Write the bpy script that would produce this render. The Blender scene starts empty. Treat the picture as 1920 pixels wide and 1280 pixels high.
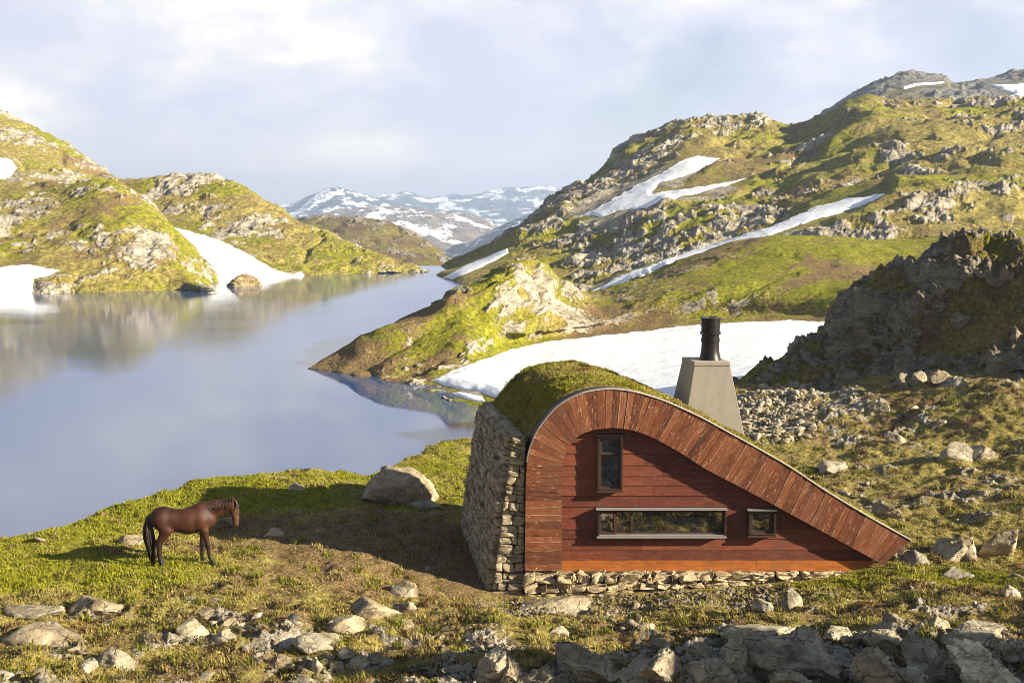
import bpy, bmesh, math, random
import numpy as np
from mathutils import Vector
from mathutils.bvhtree import BVHTree
R = math.radians
random.seed(7); rng = np.random.default_rng(7)
SC = bpy.context.scene; COL = SC.collection

# ------------------------------------------------------------------ camera, sky, sun, exposure
F = 2133.0; CZ = 12.0; PITCH = math.atan(250 / F)
cam = bpy.data.objects.new('camera', bpy.data.cameras.new('camera')); COL.objects.link(cam)
cam.location = (0, 0, CZ); cam.rotation_euler = (math.pi / 2 - PITCH, 0, 0)
cam.data.sensor_width = 36; cam.data.lens = F / 1920 * 36
cam.data.clip_start = 0.2; cam.data.clip_end = 20000
SC.camera = cam
SUN_EL = 22.0; SUN_DIR = Vector((0.949, -0.316, math.tan(R(SUN_EL)))).normalized()
sl = bpy.data.lights.new('sun', 'SUN'); sl.energy = 5.0; sl.angle = R(0.5); sl.color = (1.0, 0.90, 0.71)
so = bpy.data.objects.new('sun', sl); COL.objects.link(so)
so.rotation_euler = SUN_DIR.to_track_quat('Z', 'Y').to_euler(); so.location = (60, -50, 80)
SC.view_settings.view_transform = 'Standard'; SC.view_settings.look = 'None'
SC.view_settings.exposure = 1.5; SC.view_settings.gamma = 1
SC.cycles.filter_width = 0.9; SC.cycles.use_denoising = True; SC.cycles.denoising_input_passes = 'RGB_ALBEDO_NORMAL'; SC.cycles.denoising_prefilter = 'ACCURATE'; SC.cycles.max_bounces = 6; SC.cycles.volume_bounces = 0

def nd(nt, typ, **kw):
    n = nt.nodes.new(typ)
    for k, v in kw.items():
        if k.startswith('i_'):
            key = k[2:]; key = int(key) if key.isdigit() else key.replace('_', ' ')
            n.inputs[key].default_value = v
        else: setattr(n, k, v)
    return n
def lk(nt, a, b): nt.links.new(a, b)
def ramp(nt, fac, stops):
    n = nt.nodes.new('ShaderNodeValToRGB'); cr = n.color_ramp
    while len(cr.elements) > 1: cr.elements.remove(cr.elements[-1])
    for i, (p, c) in enumerate(stops):
        e = cr.elements[0] if i == 0 else cr.elements.new(p)
        e.position = p; e.color = (*c, 1) if len(c) == 3 else c
    lk(nt, fac, n.inputs[0]); return n.outputs[0]
def mixc(nt, fac, a, b, mode='MIX'):
    n = nt.nodes.new('ShaderNodeMix'); n.data_type = 'RGBA'; n.blend_type = mode
    for sock, v in ((n.inputs[0], fac), (n.inputs[6], a), (n.inputs[7], b)):
        if hasattr(v, 'is_linked'): lk(nt, v, sock)
        elif isinstance(v, (int, float)): sock.default_value = v
        else: sock.default_value = (*v, 1)
    return n.outputs[2]
def mth(nt, op, a, b=0.0, c=0.0, clamp=False):
    n = nt.nodes.new('ShaderNodeMath'); n.operation = op; n.use_clamp = clamp
    for i, v in enumerate((a, b, c)):
        if hasattr(v, 'is_linked'): lk(nt, v, n.inputs[i])
        else: n.inputs[i].default_value = v
    return n.outputs[0]
def noise(nt, vec, scale, detail=4, rough=0.55, dist=0.0):
    n = nd(nt, 'ShaderNodeTexNoise'); n.inputs['Scale'].default_value = scale
    n.inputs['Detail'].default_value = detail; n.inputs['Roughness'].default_value = rough
    n.inputs['Distortion'].default_value = dist
    if vec is not None: lk(nt, vec, n.inputs['Vector'])
    return n.outputs['Fac']
def mapping(nt, vec, scale=(1, 1, 1), rot=(0, 0, 0), loc=(0, 0, 0)):
    n = nd(nt, 'ShaderNodeMapping'); lk(nt, vec, n.inputs[0])
    n.inputs['Scale'].default_value = scale; n.inputs['Rotation'].default_value = rot; n.inputs['Location'].default_value = loc
    return n.outputs[0]
def smooth(nt, v, a, b, oa=0.0, ob=1.0):
    n = nd(nt, 'ShaderNodeMapRange', interpolation_type='SMOOTHSTEP'); lk(nt, v, n.inputs[0])
    for i, x in enumerate((a, b, oa, ob)): n.inputs[i + 1].default_value = x
    return n.outputs[0]

W = bpy.data.worlds.new('World'); SC.world = W; W.use_nodes = True
nt = W.node_tree; nt.nodes.clear()
SKY_K = 0.05
out = nd(nt, 'ShaderNodeOutputWorld'); bg = nd(nt, 'ShaderNodeBackground'); bg.inputs[1].default_value = SKY_K
sky = nd(nt, 'ShaderNodeTexSky', sky_type='NISHITA', sun_disc=False, sun_elevation=R(SUN_EL),
         sun_rotation=math.atan2(SUN_DIR.x, SUN_DIR.y), altitude=900, air_density=1.0, dust_density=1.0)
tc = nd(nt, 'ShaderNodeTexCoord'); sx = nd(nt, 'ShaderNodeSeparateXYZ'); lk(nt, tc.outputs['Generated'], sx.inputs[0])
el = sx.outputs[2]
v1 = mapping(nt, tc.outputs['Generated'], (1.0, 1.0, 1.9), loc=(3.1, 0.4, 1.3))
n1 = noise(nt, v1, 2.6, 8, 0.52, 0.25)
v2 = mapping(nt, tc.outputs['Generated'], (1.0, 1.0, 2.3), loc=(0.3, 5.2, 0.7))
n2 = noise(nt, v2, 6.5, 8, 0.58, 0.15)
br = mth(nt, 'ADD', mth(nt, 'MULTIPLY', n1, 0.52), mth(nt, 'MULTIPLY', n2, 0.48))
k = 1.04 / SKY_K
cc = ramp(nt, smooth(nt, br, 0.415, 0.60), [(0.0, (0.262, 0.270, 0.325)), (0.30, (0.303, 0.305, 0.345)), (0.55, (0.332, 0.327, 0.345)), (0.78, (0.385, 0.370, 0.362)), (1.0, (0.475, 0.445, 0.41))])
cc = mixc(nt, 1.0, cc, (k, k, k), 'MULTIPLY')
hz = smooth(nt, el, 0.0, 0.10, 0.85, 0.0)
cc = mixc(nt, hz, cc, (0.345 * k, 0.315 * k, 0.335 * k))
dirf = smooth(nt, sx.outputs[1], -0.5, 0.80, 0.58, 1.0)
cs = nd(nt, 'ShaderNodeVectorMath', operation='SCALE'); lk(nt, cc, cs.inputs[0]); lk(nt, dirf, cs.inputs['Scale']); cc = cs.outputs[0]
msk = mth(nt, 'MULTIPLY', smooth(nt, mth(nt, 'SUBTRACT', n1, mth(nt, 'MULTIPLY', el, 0.55)), 0.12, 0.42), smooth(nt, el, 0.25, 0.6, 1.0, 0.25))
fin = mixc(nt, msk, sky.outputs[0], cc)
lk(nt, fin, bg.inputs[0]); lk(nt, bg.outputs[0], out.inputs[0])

# ------------------------------------------------------------------ helpers: projection, noise, meshes, tags
CP, SP = math.cos(PITCH), math.sin(PITCH)
def ray(px, py):
    rx = (px - 960) / F; ry = -(py - 640) / F
    return Vector((rx, CP + ry * SP, -SP + ry * CP))
def at_d(px, py, d):                      # the point seen at a photo pixel, d metres ahead
    r = ray(px, py); return Vector((0, 0, CZ)) + r * (d / r.y)
def at_z(px, py, z):                      # the point seen at a photo pixel, at height z
    r = ray(px, py); return Vector((0, 0, CZ)) + r * ((z - CZ) / r.z)
def proj(P):
    P = np.asarray(P, dtype=np.float64); x = P[..., 0]; y = P[..., 1]; z = P[..., 2] - CZ
    dep = y * CP - z * SP; up = y * SP + z * CP
    dep = np.where(dep < 1e-3, 1e-3, dep)
    return 960 + F * x / dep, 640 - F * up / dep
_p = np.random.default_rng(3).permutation(256); PERM = np.concatenate([_p, _p, _p]).astype(np.int32)
_g = np.random.default_rng(4).normal(size=(256, 3)); GR = (_g / np.linalg.norm(_g, axis=1)[:, None]).astype(np.float32)
def perlin(P):
    P = np.asarray(P, dtype=np.float32); sh = P.shape[:-1]; P = P.reshape(-1, 3)
    outv = np.empty(len(P), np.float32)
    for s in range(0, len(P), 400000):
        Q = P[s:s + 400000]; I = np.floor(Q); f = Q - I; I = I.astype(np.int32) & 255
        w = f * f * f * (f * (f * 6 - 15) + 10)
        res = 0
        for a in (0, 1):
            wa = w[:, 0] if a else 1 - w[:, 0]; pa = PERM[I[:, 0] + a]
            for b in (0, 1):
                wb = wa * (w[:, 1] if b else 1 - w[:, 1]); pb = PERM[pa + I[:, 1] + b]
                for c in (0, 1):
                    g = GR[PERM[pb + I[:, 2] + c]]
                    dt = g[:, 0] * (f[:, 0] - a) + g[:, 1] * (f[:, 1] - b) + g[:, 2] * (f[:, 2] - c)
                    res = res + dt * (wb * (w[:, 2] if c else 1 - w[:, 2]))
        outv[s:s + 400000] = res * 1.5
    return outv.reshape(sh)
def fbm(P, o=4, gain=0.5, lac=2.07):
    P = np.asarray(P, np.float32); a = 1.0; r = 0
    for i in range(o):
        r = r + a * perlin(P + 17.3 * i); P = P * lac; a *= gain
    return r
def ridged(P, o=4, gain=0.55, lac=2.1):
    P = np.asarray(P, np.float32); a = 1.0; r = 0
    for i in range(o):
        r = r + a * (0.5 - np.abs(perlin(P + 9.7 * i)) * 1.6); P = P * lac; a *= gain
    return r
def sstep(x, a, b):
    t = np.clip((x - a) / (b - a), 0, 1); return t * t * (3 - 2 * t)

def raw_mesh(name, V, Fq, smooth_=True):
    me = bpy.data.meshes.new(name); V = np.asarray(V, np.float32); Fq = np.asarray(Fq, np.int32)
    k = Fq.shape[1]
    me.vertices.add(len(V)); me.vertices.foreach_set('co', V.ravel())
    me.loops.add(Fq.size); me.loops.foreach_set('vertex_index', Fq.ravel())
    me.polygons.add(len(Fq)); me.polygons.foreach_set('loop_start', np.arange(0, Fq.size, k, dtype=np.int32))
    me.polygons.foreach_set('loop_total', np.full(len(Fq), k, np.int32))
    me.polygons.foreach_set('use_smooth', np.full(len(Fq), smooth_, bool))
    me.update(calc_edges=True); return me
def set_col(me, name, C):
    C = np.asarray(C, np.float32)
    if C.shape[1] == 3: C = np.concatenate([C, np.ones((len(C), 1), np.float32)], 1)
    a = me.color_attributes.new(name, 'FLOAT_COLOR', 'POINT'); a.data.foreach_set('color', C.ravel())
def link(name, me, mat=None, parent=None):
    o = bpy.data.objects.new(name, me); COL.objects.link(o)
    if mat is not None: me.materials.append(mat)
    if parent is not None: o.parent = parent
    return o
def tag(o, label=None, cat=None, group=None, kind=None):
    if label: o['label'] = label
    if cat: o['category'] = cat
    if group: o['group'] = group
    if kind: o['kind'] = kind
    return o
def empty(name, loc, rz=0.0):
    o = bpy.data.objects.new(name, None); COL.objects.link(o); o.location = loc; o.rotation_euler = (0, 0, rz); o.empty_display_size = 0.3
    return o

class MB:
    def __init__(s): s.v = []; s.f = []; s.a = []
    def add(s, vs, fs, a=(0, 0, 0)):
        b = len(s.v); s.v += [tuple(x) for x in vs]; s.f += [tuple(b + i for i in f) for f in fs]
        s.a += [a] * len(vs) if not isinstance(a, list) else a
    def hexa(s, p, a=(0, 0, 0)):         # p: front 4 (ccw from the front), back 4
        s.add(p, [(0, 1, 2, 3), (7, 6, 5, 4), (1, 0, 4, 5), (2, 1, 5, 6), (3, 2, 6, 7), (0, 3, 7, 4)], a)
    def box(s, c, d, a=(0, 0, 0)):
        x, y, z = c; i, j, k = (q / 2 for q in d)
        s.hexa([(x - i, y - j, z - k), (x + i, y - j, z - k), (x + i, y - j, z + k), (x - i, y - j, z + k),
                (x - i, y + j, z - k), (x + i, y + j, z - k), (x + i, y + j, z + k), (x - i, y + j, z + k)], a)
    def lathe(s, cx, cy, prof, n=28, a=(0, 0, 0)):
        vs = []; fs = []
        for (r, z) in prof:
            for i in range(n):
                t = 2 * math.pi * i / n; vs.append((cx + r * math.cos(t), cy + r * math.sin(t), z))
        for j in range(len(prof) - 1):
            for i in range(n):
                fs.append((j * n + i, j * n + (i + 1) % n, (j + 1) * n + (i + 1) % n, (j + 1) * n + i))
        fs.append(tuple(range((len(prof) - 1) * n, len(prof) * n))); fs.append(tuple(reversed(range(n))))
        s.add(vs, fs, a)
    def tube(s, pts, rad, n=6, a=(0, 0, 0)):
        vs = []; fs = []; pts = [Vector(p) for p in pts]
        for i, p in enumerate(pts):
            t = (pts[min(i + 1, len(pts) - 1)] - pts[max(i - 1, 0)]).normalized()
            u = t.cross(Vector((0.3, 1, 0.1))).normalized(); w = t.cross(u)
            for q in range(n):
                an = 2 * math.pi * q / n; vs.append(p + (u * math.cos(an) + w * math.sin(an)) * rad[i])
        for i in range(len(pts) - 1):
            for q in range(n):
                fs.append((i * n + q, i * n + (q + 1) % n, (i + 1) * n + (q + 1) % n, (i + 1) * n + q))
        fs.append(tuple(reversed(range(n)))); fs.append(tuple(range((len(pts) - 1) * n, len(pts) * n)))
        s.add(vs, fs, a)
    def build(s, name, mat, parent=None, sm=False, bevel=0.0):
        me = bpy.data.meshes.new(name); me.from_pydata(s.v, [], s.f); me.update()
        bm = bmesh.new(); bm.from_mesh(me); bmesh.ops.recalc_face_normals(bm, faces=bm.faces); bm.to_mesh(me); bm.free()
        set_col(me, 'bp', np.array(s.a, np.float32).reshape(-1, 3))
        if sm: me.polygons.foreach_set('use_smooth', np.full(len(me.polygons), True))
        o = link(name, me, mat, parent)
        if bevel:
            b = o.modifiers.new('bevel', 'BEVEL'); b.width = bevel; b.segments = 2; b.limit_method = 'ANGLE'; b.harden_normals = False
        return o

# ------------------------------------------------------------------ materials
def mat(name):
    m = bpy.data.materials.new(name); m.use_nodes = True; nt = m.node_tree; nt.nodes.clear()
    o = nd(nt, 'ShaderNodeOutputMaterial'); b = nd(nt, 'ShaderNodeBsdfPrincipled'); lk(nt, b.outputs[0], o.inputs[0])
    b.inputs['Specular IOR Level'].default_value = 0.3
    return m, nt, b
def bump(nt, b, h, strength=0.5, dist=0.05):
    n = nd(nt, 'ShaderNodeBump'); n.inputs['Strength'].default_value = strength; n.inputs['Distance'].default_value = dist
    lk(nt, h, n.inputs['Height']); lk(nt, n.outputs[0], b.inputs['Normal'])
def rock_color(nt, pos, s, tone=None):
    # lichen-spotted grey gneiss with tilted bands
    q = mapping(nt, pos, (1 / s, 1 / s, 2.6 / s), rot=(0.25, -0.55, 0.2))
    a = noise(nt, q, 0.9, 8, 0.68, 0.6); c = noise(nt, pos, 2.6 / s, 6, 0.7)
    v = mth(nt, 'ADD', mth(nt, 'MULTIPLY', a, 0.65), mth(nt, 'MULTIPLY', c, 0.35))
    col = ramp(nt, v, [(0.34, (0.045, 0.040, 0.034)), (0.42, (0.20, 0.165, 0.118)), (0.50, (0.36, 0.31, 0.225)), (0.62, (0.54, 0.485, 0.38))])
    li = smooth(nt, noise(nt, pos, 5.5 / s, 5, 0.7), 0.60, 0.66)
    col = mixc(nt, mth(nt, 'MULTIPLY', li, 0.55), col, (0.56, 0.53, 0.45))
    dk = smooth(nt, noise(nt, pos, 3.3 / s, 5, 0.7, 0.3), 0.60, 0.68)
    col = mixc(nt, mth(nt, 'MULTIPLY', dk, 0.6), col, (0.05, 0.048, 0.04))
    w = nd(nt, 'ShaderNodeVectorMath', operation='ADD'); lk(nt, mapping(nt, pos, (1 / s, 1 / s, 1.7 / s), rot=(0.3, -0.5, 0.6)), w.inputs[0])
    dn = nd(nt, 'ShaderNodeTexNoise'); dn.inputs['Scale'].default_value = 1.3 / s; dn.inputs['Detail'].default_value = 5; lk(nt, pos, dn.inputs['Vector'])
    ds = nd(nt, 'ShaderNodeVectorMath', operation='SCALE'); lk(nt, dn.outputs['Color'], ds.inputs[0]); ds.inputs['Scale'].default_value = 1.1; lk(nt, ds.outputs[0], w.inputs[1])
    vo = nd(nt, 'ShaderNodeTexVoronoi', feature='DISTANCE_TO_EDGE'); vo.inputs['Scale'].default_value = 1.5; lk(nt, w.outputs[0], vo.inputs['Vector'])
    ck = mth(nt, 'MULTIPLY', smooth(nt, vo.outputs['Distance'], 0.0, 0.045, 1.0, 0.0), smooth(nt, c, 0.42, 0.58))
    col = mixc(nt, mth(nt, 'MULTIPLY', ck, 0.75), col, (0.03, 0.027, 0.022))
    a = mth(nt, 'SUBTRACT', a, mth(nt, 'MULTIPLY', ck, 0.22))
    return col, a
def mat_terrain(name, s, tint=(1, 1, 1), bstr=0.6):
    # s: metres of one coarse feature; masks in the vertex attribute: R rock, G fresh green, B bare brown
    m, nt, b = mat(name); b.inputs['Roughness'].default_value = 0.92; b.inputs['Specular IOR Level'].default_value = 0.12
    g = nd(nt, 'ShaderNodeNewGeometry'); pos = g.outputs['Position']
    at = nd(nt, 'ShaderNodeAttribute', attribute_name='mask'); sp = nd(nt, 'ShaderNodeSeparateColor'); lk(nt, at.outputs['Color'], sp.inputs[0])
    f1 = noise(nt, pos, 1.4 / s, 7, 0.66); f2 = noise(nt, pos, 4.5 / s, 6, 0.7); f3 = noise(nt, pos, 0.45 / s, 5, 0.6)
    f4 = noise(nt, pos, 11.0 / s, 4, 0.7)
    straw = ramp(nt, f2, [(0.36, (0.12, 0.072, 0.018)), (0.5, (0.255, 0.205, 0.052)), (0.66, (0.40, 0.345, 0.12))])
    green = ramp(nt, f2, [(0.36, (0.075, 0.078, 0.008)), (0.5, (0.21, 0.205, 0.014)), (0.66, (0.33, 0.305, 0.028))])
    gm = smooth(nt, mth(nt, 'ADD', sp.outputs[1], mth(nt, 'MULTIPLY', mth(nt, 'SUBTRACT', f1, 0.5), 1.6)), 0.30, 0.68)
    col = mixc(nt, gm, straw, green)
    heath = ramp(nt, f4, [(0.32, (0.065, 0.040, 0.018)), (0.50, (0.19, 0.122, 0.052)), (0.66, (0.33, 0.240, 0.115))])
    bmk = smooth(nt, mth(nt, 'ADD', sp.outputs[2], mth(nt, 'MULTIPLY', mth(nt, 'SUBTRACT', f1, 0.5), 1.8)), 0.42, 0.72)
    col = mixc(nt, bmk, col, heath)
    rc, ra = rock_color(nt, pos, s)
    rm = smooth(nt, mth(nt, 'ADD', sp.outputs[0], mth(nt, 'MULTIPLY', mth(nt, 'SUBTRACT', mth(nt, 'ADD', mth(nt, 'MULTIPLY', f1, 0.5), mth(nt, 'MULTIPLY', f2, 0.5)), 0.5), 1.7)), 0.42, 0.58)
    col = mixc(nt, rm, col, rc)
    col = mixc(nt, 1.0, col, tint, 'MULTIPLY')
    lk(nt, col, b.inputs['Base Color'])
    h = mth(nt, 'ADD', mth(nt, 'ADD', f4, mth(nt, 'MULTIPLY', f2, 1.2)), mth(nt, 'MULTIPLY', mth(nt, 'MULTIPLY', ra, rm), 2.5))
    bump(nt, b, h, bstr, 0.16 * s)
    return m
def mat_rock(name, s, tint=(1, 1, 1), moss=0.25):
    m, nt, b = mat(name); b.inputs['Roughness'].default_value = 0.88; b.inputs['Specular IOR Level'].default_value = 0.2
    t = nd(nt, 'ShaderNodeTexCoord'); oi = nd(nt, 'ShaderNodeObjectInfo')
    g = nd(nt, 'ShaderNodeNewGeometry'); pos = g.outputs['Position']
    rc, ra = rock_color(nt, pos, s)
    rc = mixc(nt, 1.0, rc, ramp(nt, oi.outputs['Random'], [(0, (0.72, 0.72, 0.72)), (0.5, (1.0, 0.97, 0.92)), (1.0, (1.12, 1.06, 0.96))]), 'MULTIPLY')
    sn = nd(nt, 'ShaderNodeSeparateXYZ'); lk(nt, g.outputs['Normal'], sn.inputs[0])
    ms = smooth(nt, mth(nt, 'ADD', mth(nt, 'MULTIPLY', sn.outputs[2], 0.25), noise(nt, pos, 3.0 / s, 6, 0.7)), 0.66, 0.80)
    rc = mixc(nt, mth(nt, 'MULTIPLY', ms, moss), rc, (0.15, 0.13, 0.03))
    rc = mixc(nt, 1.0, rc, tint, 'MULTIPLY'); lk(nt, rc, b.inputs['Base Color'])
    h = mth(nt, 'ADD', mth(nt, 'MULTIPLY', ra, 2.0), noise(nt, pos, 9 / s, 5, 0.7))
    bump(nt, b, h, 0.6, 0.09 * s); return m
def mat_snow(name, s):
    m, nt, b = mat(name); b.inputs['Roughness'].default_value = 0.55
    g = nd(nt, 'ShaderNodeNewGeometry'); pos = g.outputs['Position']
    n = noise(nt, pos, 1.2 / s, 6, 0.6); n2 = noise(nt, mapping(nt, pos, (1, 2.4, 1), rot=(0, 0, 0.4)), 0.25 / s, 6, 0.6)
    col = ramp(nt, n2, [(0.3, (0.74, 0.74, 0.75)), (0.5, (0.86, 0.86, 0.87)), (0.8, (0.90, 0.90, 0.91))])
    dirt = smooth(nt, noise(nt, pos, 0.8 / s, 8, 0.75), 0.60, 0.72)
    col = mixc(nt, mth(nt, 'MULTIPLY', dirt, 0.3), col, (0.50, 0.46, 0.40))
    sc = nd(nt, 'ShaderNodeTexVoronoi', feature='SMOOTH_F1'); sc.inputs['Scale'].default_value = 1.1 / s; lk(nt, pos, sc.inputs['Vector'])
    lk(nt, col, b.inputs['Base Color']); bump(nt, b, mth(nt, 'ADD', mth(nt, 'ADD', n, mth(nt, 'MULTIPLY', sc.outputs['Distance'], 0.6)), mth(nt, 'MULTIPLY', n2, 1.5)), 0.26, 0.2 * s); return m
def mat_wood(name, lo, mid, hi, fleck, fl=0.5, rough=0.6, edge=False):
    # weathered stained boards: 'bp' holds (board tone, across, along)
    m, nt, b = mat(name); b.inputs['Roughness'].default_value = rough
    at = nd(nt, 'ShaderNodeAttribute', attribute_name='bp'); sp = nd(nt, 'ShaderNodeSeparateColor'); lk(nt, at.outputs['Color'], sp.inputs[0])
    cb = nd(nt, 'ShaderNodeCombineXYZ'); lk(nt, mth(nt, 'MULTIPLY', sp.outputs[0], 37.0), cb.inputs[0]); lk(nt, sp.outputs[1], cb.inputs[1]); lk(nt, sp.outputs[2], cb.inputs[2])
    v = cb.outputs[0]
    g = noise(nt, mapping(nt, v, (1, 34, 2.2)), 1.0, 6, 0.65, 0.5); w = noise(nt, mapping(nt, v, (1, 7, 3.2)), 1.0, 6, 0.7, 0.3)
    t = mth(nt, 'ADD', mth(nt, 'ADD', mth(nt, 'MULTIPLY', g, 0.45), mth(nt, 'MULTIPLY', w, 0.45)), mth(nt, 'MULTIPLY', mth(nt, 'SUBTRACT', sp.outputs[0], 0.5), 0.24))
    col = ramp(nt, t, [(0.25, lo), (0.45, mid), (0.68, hi)])
    f = smooth(nt, noise(nt, mapping(nt, v, (1, 22, 7.5), loc=(4, 2, 1)), 1.0, 5, 0.75, 0.8), 0.555, 0.655)
    col = mixc(nt, mth(nt, 'MULTIPLY', f, fl), col, fleck)
    dk = smooth(nt, noise(nt, mapping(nt, v, (1, 9, 2.0), loc=(1, 7, 3)), 1.0, 6, 0.7), 0.56, 0.70)
    col = mixc(nt, mth(nt, 'MULTIPLY', dk, 0.55), col, lo)
    gg = nd(nt, 'ShaderNodeNewGeometry'); stn = smooth(nt, noise(nt, mapping(nt, gg.outputs['Position'], (1.6, 1.6, 0.55)), 1.2, 6, 0.7), 0.48, 0.68)
    col = mixc(nt, mth(nt, 'MULTIPLY', stn, 0.5), col, tuple(x * 0.45 + 0.02 for x in hi))
    if edge:
        ed = mth(nt, 'MULTIPLY', mth(nt, 'LESS_THAN', sp.outputs[1], 0.014), mth(nt, 'MULTIPLY', smooth(nt, sp.outputs[0], 0.35, 0.8), smooth(nt, w, 0.40, 0.55)))
        col = mixc(nt, mth(nt, 'MULTIPLY', ed, 0.8), col, (0.50, 0.36, 0.22))
    lk(nt, col, b.inputs['Base Color']); bump(nt, b, g, 0.35, 0.012); return m
def mat_plain(name, c, rough=0.6, metal=0.0, var=0.25, s=1.0, bs=0.2):
    m, nt, b = mat(name); b.inputs['Roughness'].default_value = rough; b.inputs['Metallic'].default_value = metal
    g = nd(nt, 'ShaderNodeNewGeometry'); n = noise(nt, g.outputs['Position'], 6 / s, 6, 0.65)
    n0 = noise(nt, mapping(nt, g.outputs['Position'], (3, 3, 0.5)), 2 / s, 5, 0.6)
    q = mth(nt, 'ADD', mth(nt, 'MULTIPLY', n, 0.5), mth(nt, 'MULTIPLY', n0, 0.5))
    col = ramp(nt, q, [(0.3, tuple(x * (1 - var) for x in c)), (0.7, tuple(min(1, x * (1 + var)) for x in c))])
    lk(nt, col, b.inputs['Base Color']); bump(nt, b, n, bs, 0.01); return m

M_FASCIA = mat_wood('weathered_red_boards', (0.060, 0.018, 0.010), (0.18, 0.052, 0.018), (0.28, 0.098, 0.038), (0.50, 0.35, 0.22), 0.8, 0.6, True)
M_CLAD = mat_wood('stained_red_cladding', (0.070, 0.018, 0.012), (0.145, 0.036, 0.016), (0.235, 0.070, 0.032), (0.36, 0.19, 0.11), 0.38)
M_BASE = mat_wood('orange_base_board', (0.20, 0.055, 0.011), (0.40, 0.125, 0.022), (0.52, 0.19, 0.04), (0.5, 0.25, 0.1), 0.15)
M_FRAME = mat_wood('dark_window_wood', (0.014, 0.008, 0.006), (0.028, 0.015, 0.010), (0.055, 0.030, 0.019), (0.2, 0.12, 0.08), 0.2, 0.5)
M_SASH = mat_plain('dark_brown_sash', (0.06, 0.032, 0.019), 0.5)
M_METAL = mat_plain('grey_zinc', (0.24, 0.22, 0.20), 0.5, 0.0, 0.12)
M_TRIM = mat_plain('pale_zinc_edge', (0.38, 0.35, 0.31), 0.55, 0.0, 0.15)
M_CONC = mat_plain('chimney_concrete', (0.33, 0.29, 0.235), 0.85, 0.0, 0.13, 1.0, 0.25)
M_FLUE = mat_plain('dark_flue_steel', (0.032, 0.027, 0.025), 0.38, 0.6, 0.3)
M_STEEL = mat_plain('bright_steel_clip', (0.55, 0.55, 0.55), 0.3, 0.9, 0.1)
M_DARK = mat_plain('dark_interior', (0.02, 0.017, 0.014), 0.9)
M_STONE = mat_rock('wall_stone', 0.55, (1.10, 1.04, 0.92), 0.12)
M_MORTAR = mat_plain('packed_earth_joint', (0.045, 0.038, 0.028), 0.95)
def _glass():
    m, nt, b = mat('window_glass'); b.inputs['Base Color'].default_value = (0.012, 0.013, 0.014, 1)
    b.inputs['Roughness'].default_value = 0.03; b.inputs['IOR'].default_value = 3.0; b.inputs['Specular IOR Level'].default_value = 0.6
    return m
M_GLASS = _glass()
M_ROCK = mat_rock('boulder_rock', 0.8); M_PALE = mat_rock('pale_boulder_rock', 0.9, (0.90, 0.86, 0.78), 0.12)
M_WHITE = mat_rock('white_quartz_rock', 0.5, (1.9, 1.85, 1.75), 0.0)

# ------------------------------------------------------------------ terrain lofts
SNOW = {   # outlines of the snow patches, as seen in the photo, later laid on the terrain
 'sA': [(-190, 535), (-150, 510), (-60, 494), (0, 500), (55, 495), (118, 508), (95, 518), (64, 525), (60, 553), (0, 557), (-60, 559), (-160, 560)],
 'sB': [(-130, 300), (-60, 282), (0, 295), (22, 300), (33, 315), (20, 335), (0, 340), (-60, 338)],
 'sC': [(310, 420), (350, 431), (420, 453), (470, 478), (510, 503), (550, 514), (566, 506), (574, 520), (540, 525), (480, 529), (415, 531), (395, 518), (370, 490), (345, 460), (325, 440)],
 'sD': [(828, 521), (880, 494), (952, 465), (956, 476), (905, 503), (850, 526)],
 'sE': [(1083, 407), (1130, 384), (1190, 349), (1240, 324), (1280, 299), (1310, 291), (1352, 297), (1330, 310), (1310, 322), (1282, 334), (1240, 345), (1222, 362), (1280, 355), (1330, 347), (1402, 333), (1380, 346), (1320, 362), (1250, 378), (1200, 393), (1170, 396), (1130, 409)],
 'sF': [(1106, 548), (1160, 518), (1230, 493), (1300, 468), (1380, 443), (1450, 423), (1500, 400), (1540, 384), (1590, 371), (1667, 361), (1640, 377), (1590, 397), (1530, 414), (1480, 432), (1420, 452), (1330, 478), (1260, 503), (1200, 528), (1140, 548)],
 'sG': [(806, 714), (850, 694), (900, 675), (960, 654), (1030, 639), (1100, 631), (1200, 621), (1300, 609), (1400, 602), (1480, 600), (1550, 603), (1540, 650), (1495, 670), (1440, 705), (1385, 730), (1350, 745), (1200, 775), (1000, 772), (935, 752), (905, 738), (840, 728)],
 'sH': [(1848, 160), (1930, 156), (2000, 156), (2000, 190), (1930, 188), (1860, 191), (1898, 178)],
 'sI': [(1688, 165), (1712, 157), (1770, 153), (1772, 158), (1720, 163), (1695, 170)],
 'sJ': [(838, 738), (862, 734), (905, 742), (912, 756), (880, 752)],
}
def inside(poly, x, y):
    r = np.zeros(np.shape(x), bool); n = len(poly)
    for i in range(n):
        (x1, y1), (x2, y2) = poly[i], poly[(i + 1) % n]
        if y1 == y2: continue
        c = ((y1 > y) != (y2 > y)) & (x < (x2 - x1) * (y - y1) / (y2 - y1) + x1)
        r ^= c
    return r
def edge_dist(poly, x, y):
    d = np.full(np.shape(x), 1e9)
    for i in range(len(poly)):
        (x1, y1), (x2, y2) = poly[i], poly[(i + 1) % len(poly)]
        dx, dy = x2 - x1, y2 - y1; L = dx * dx + dy * dy + 1e-9
        t = np.clip(((x - x1) * dx + (y - y1) * dy) / L, 0, 1)
        d = np.minimum(d, np.hypot(x - x1 - t * dx, y - y1 - t * dy))
    return d
def grid_faces(nv, nu):
    i = np.arange(nv - 1)[:, None] * nu + np.arange(nu - 1)[None, :]
    return np.stack([i, i + 1, i + nu + 1, i + nu], -1).reshape(-1, 4)
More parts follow.
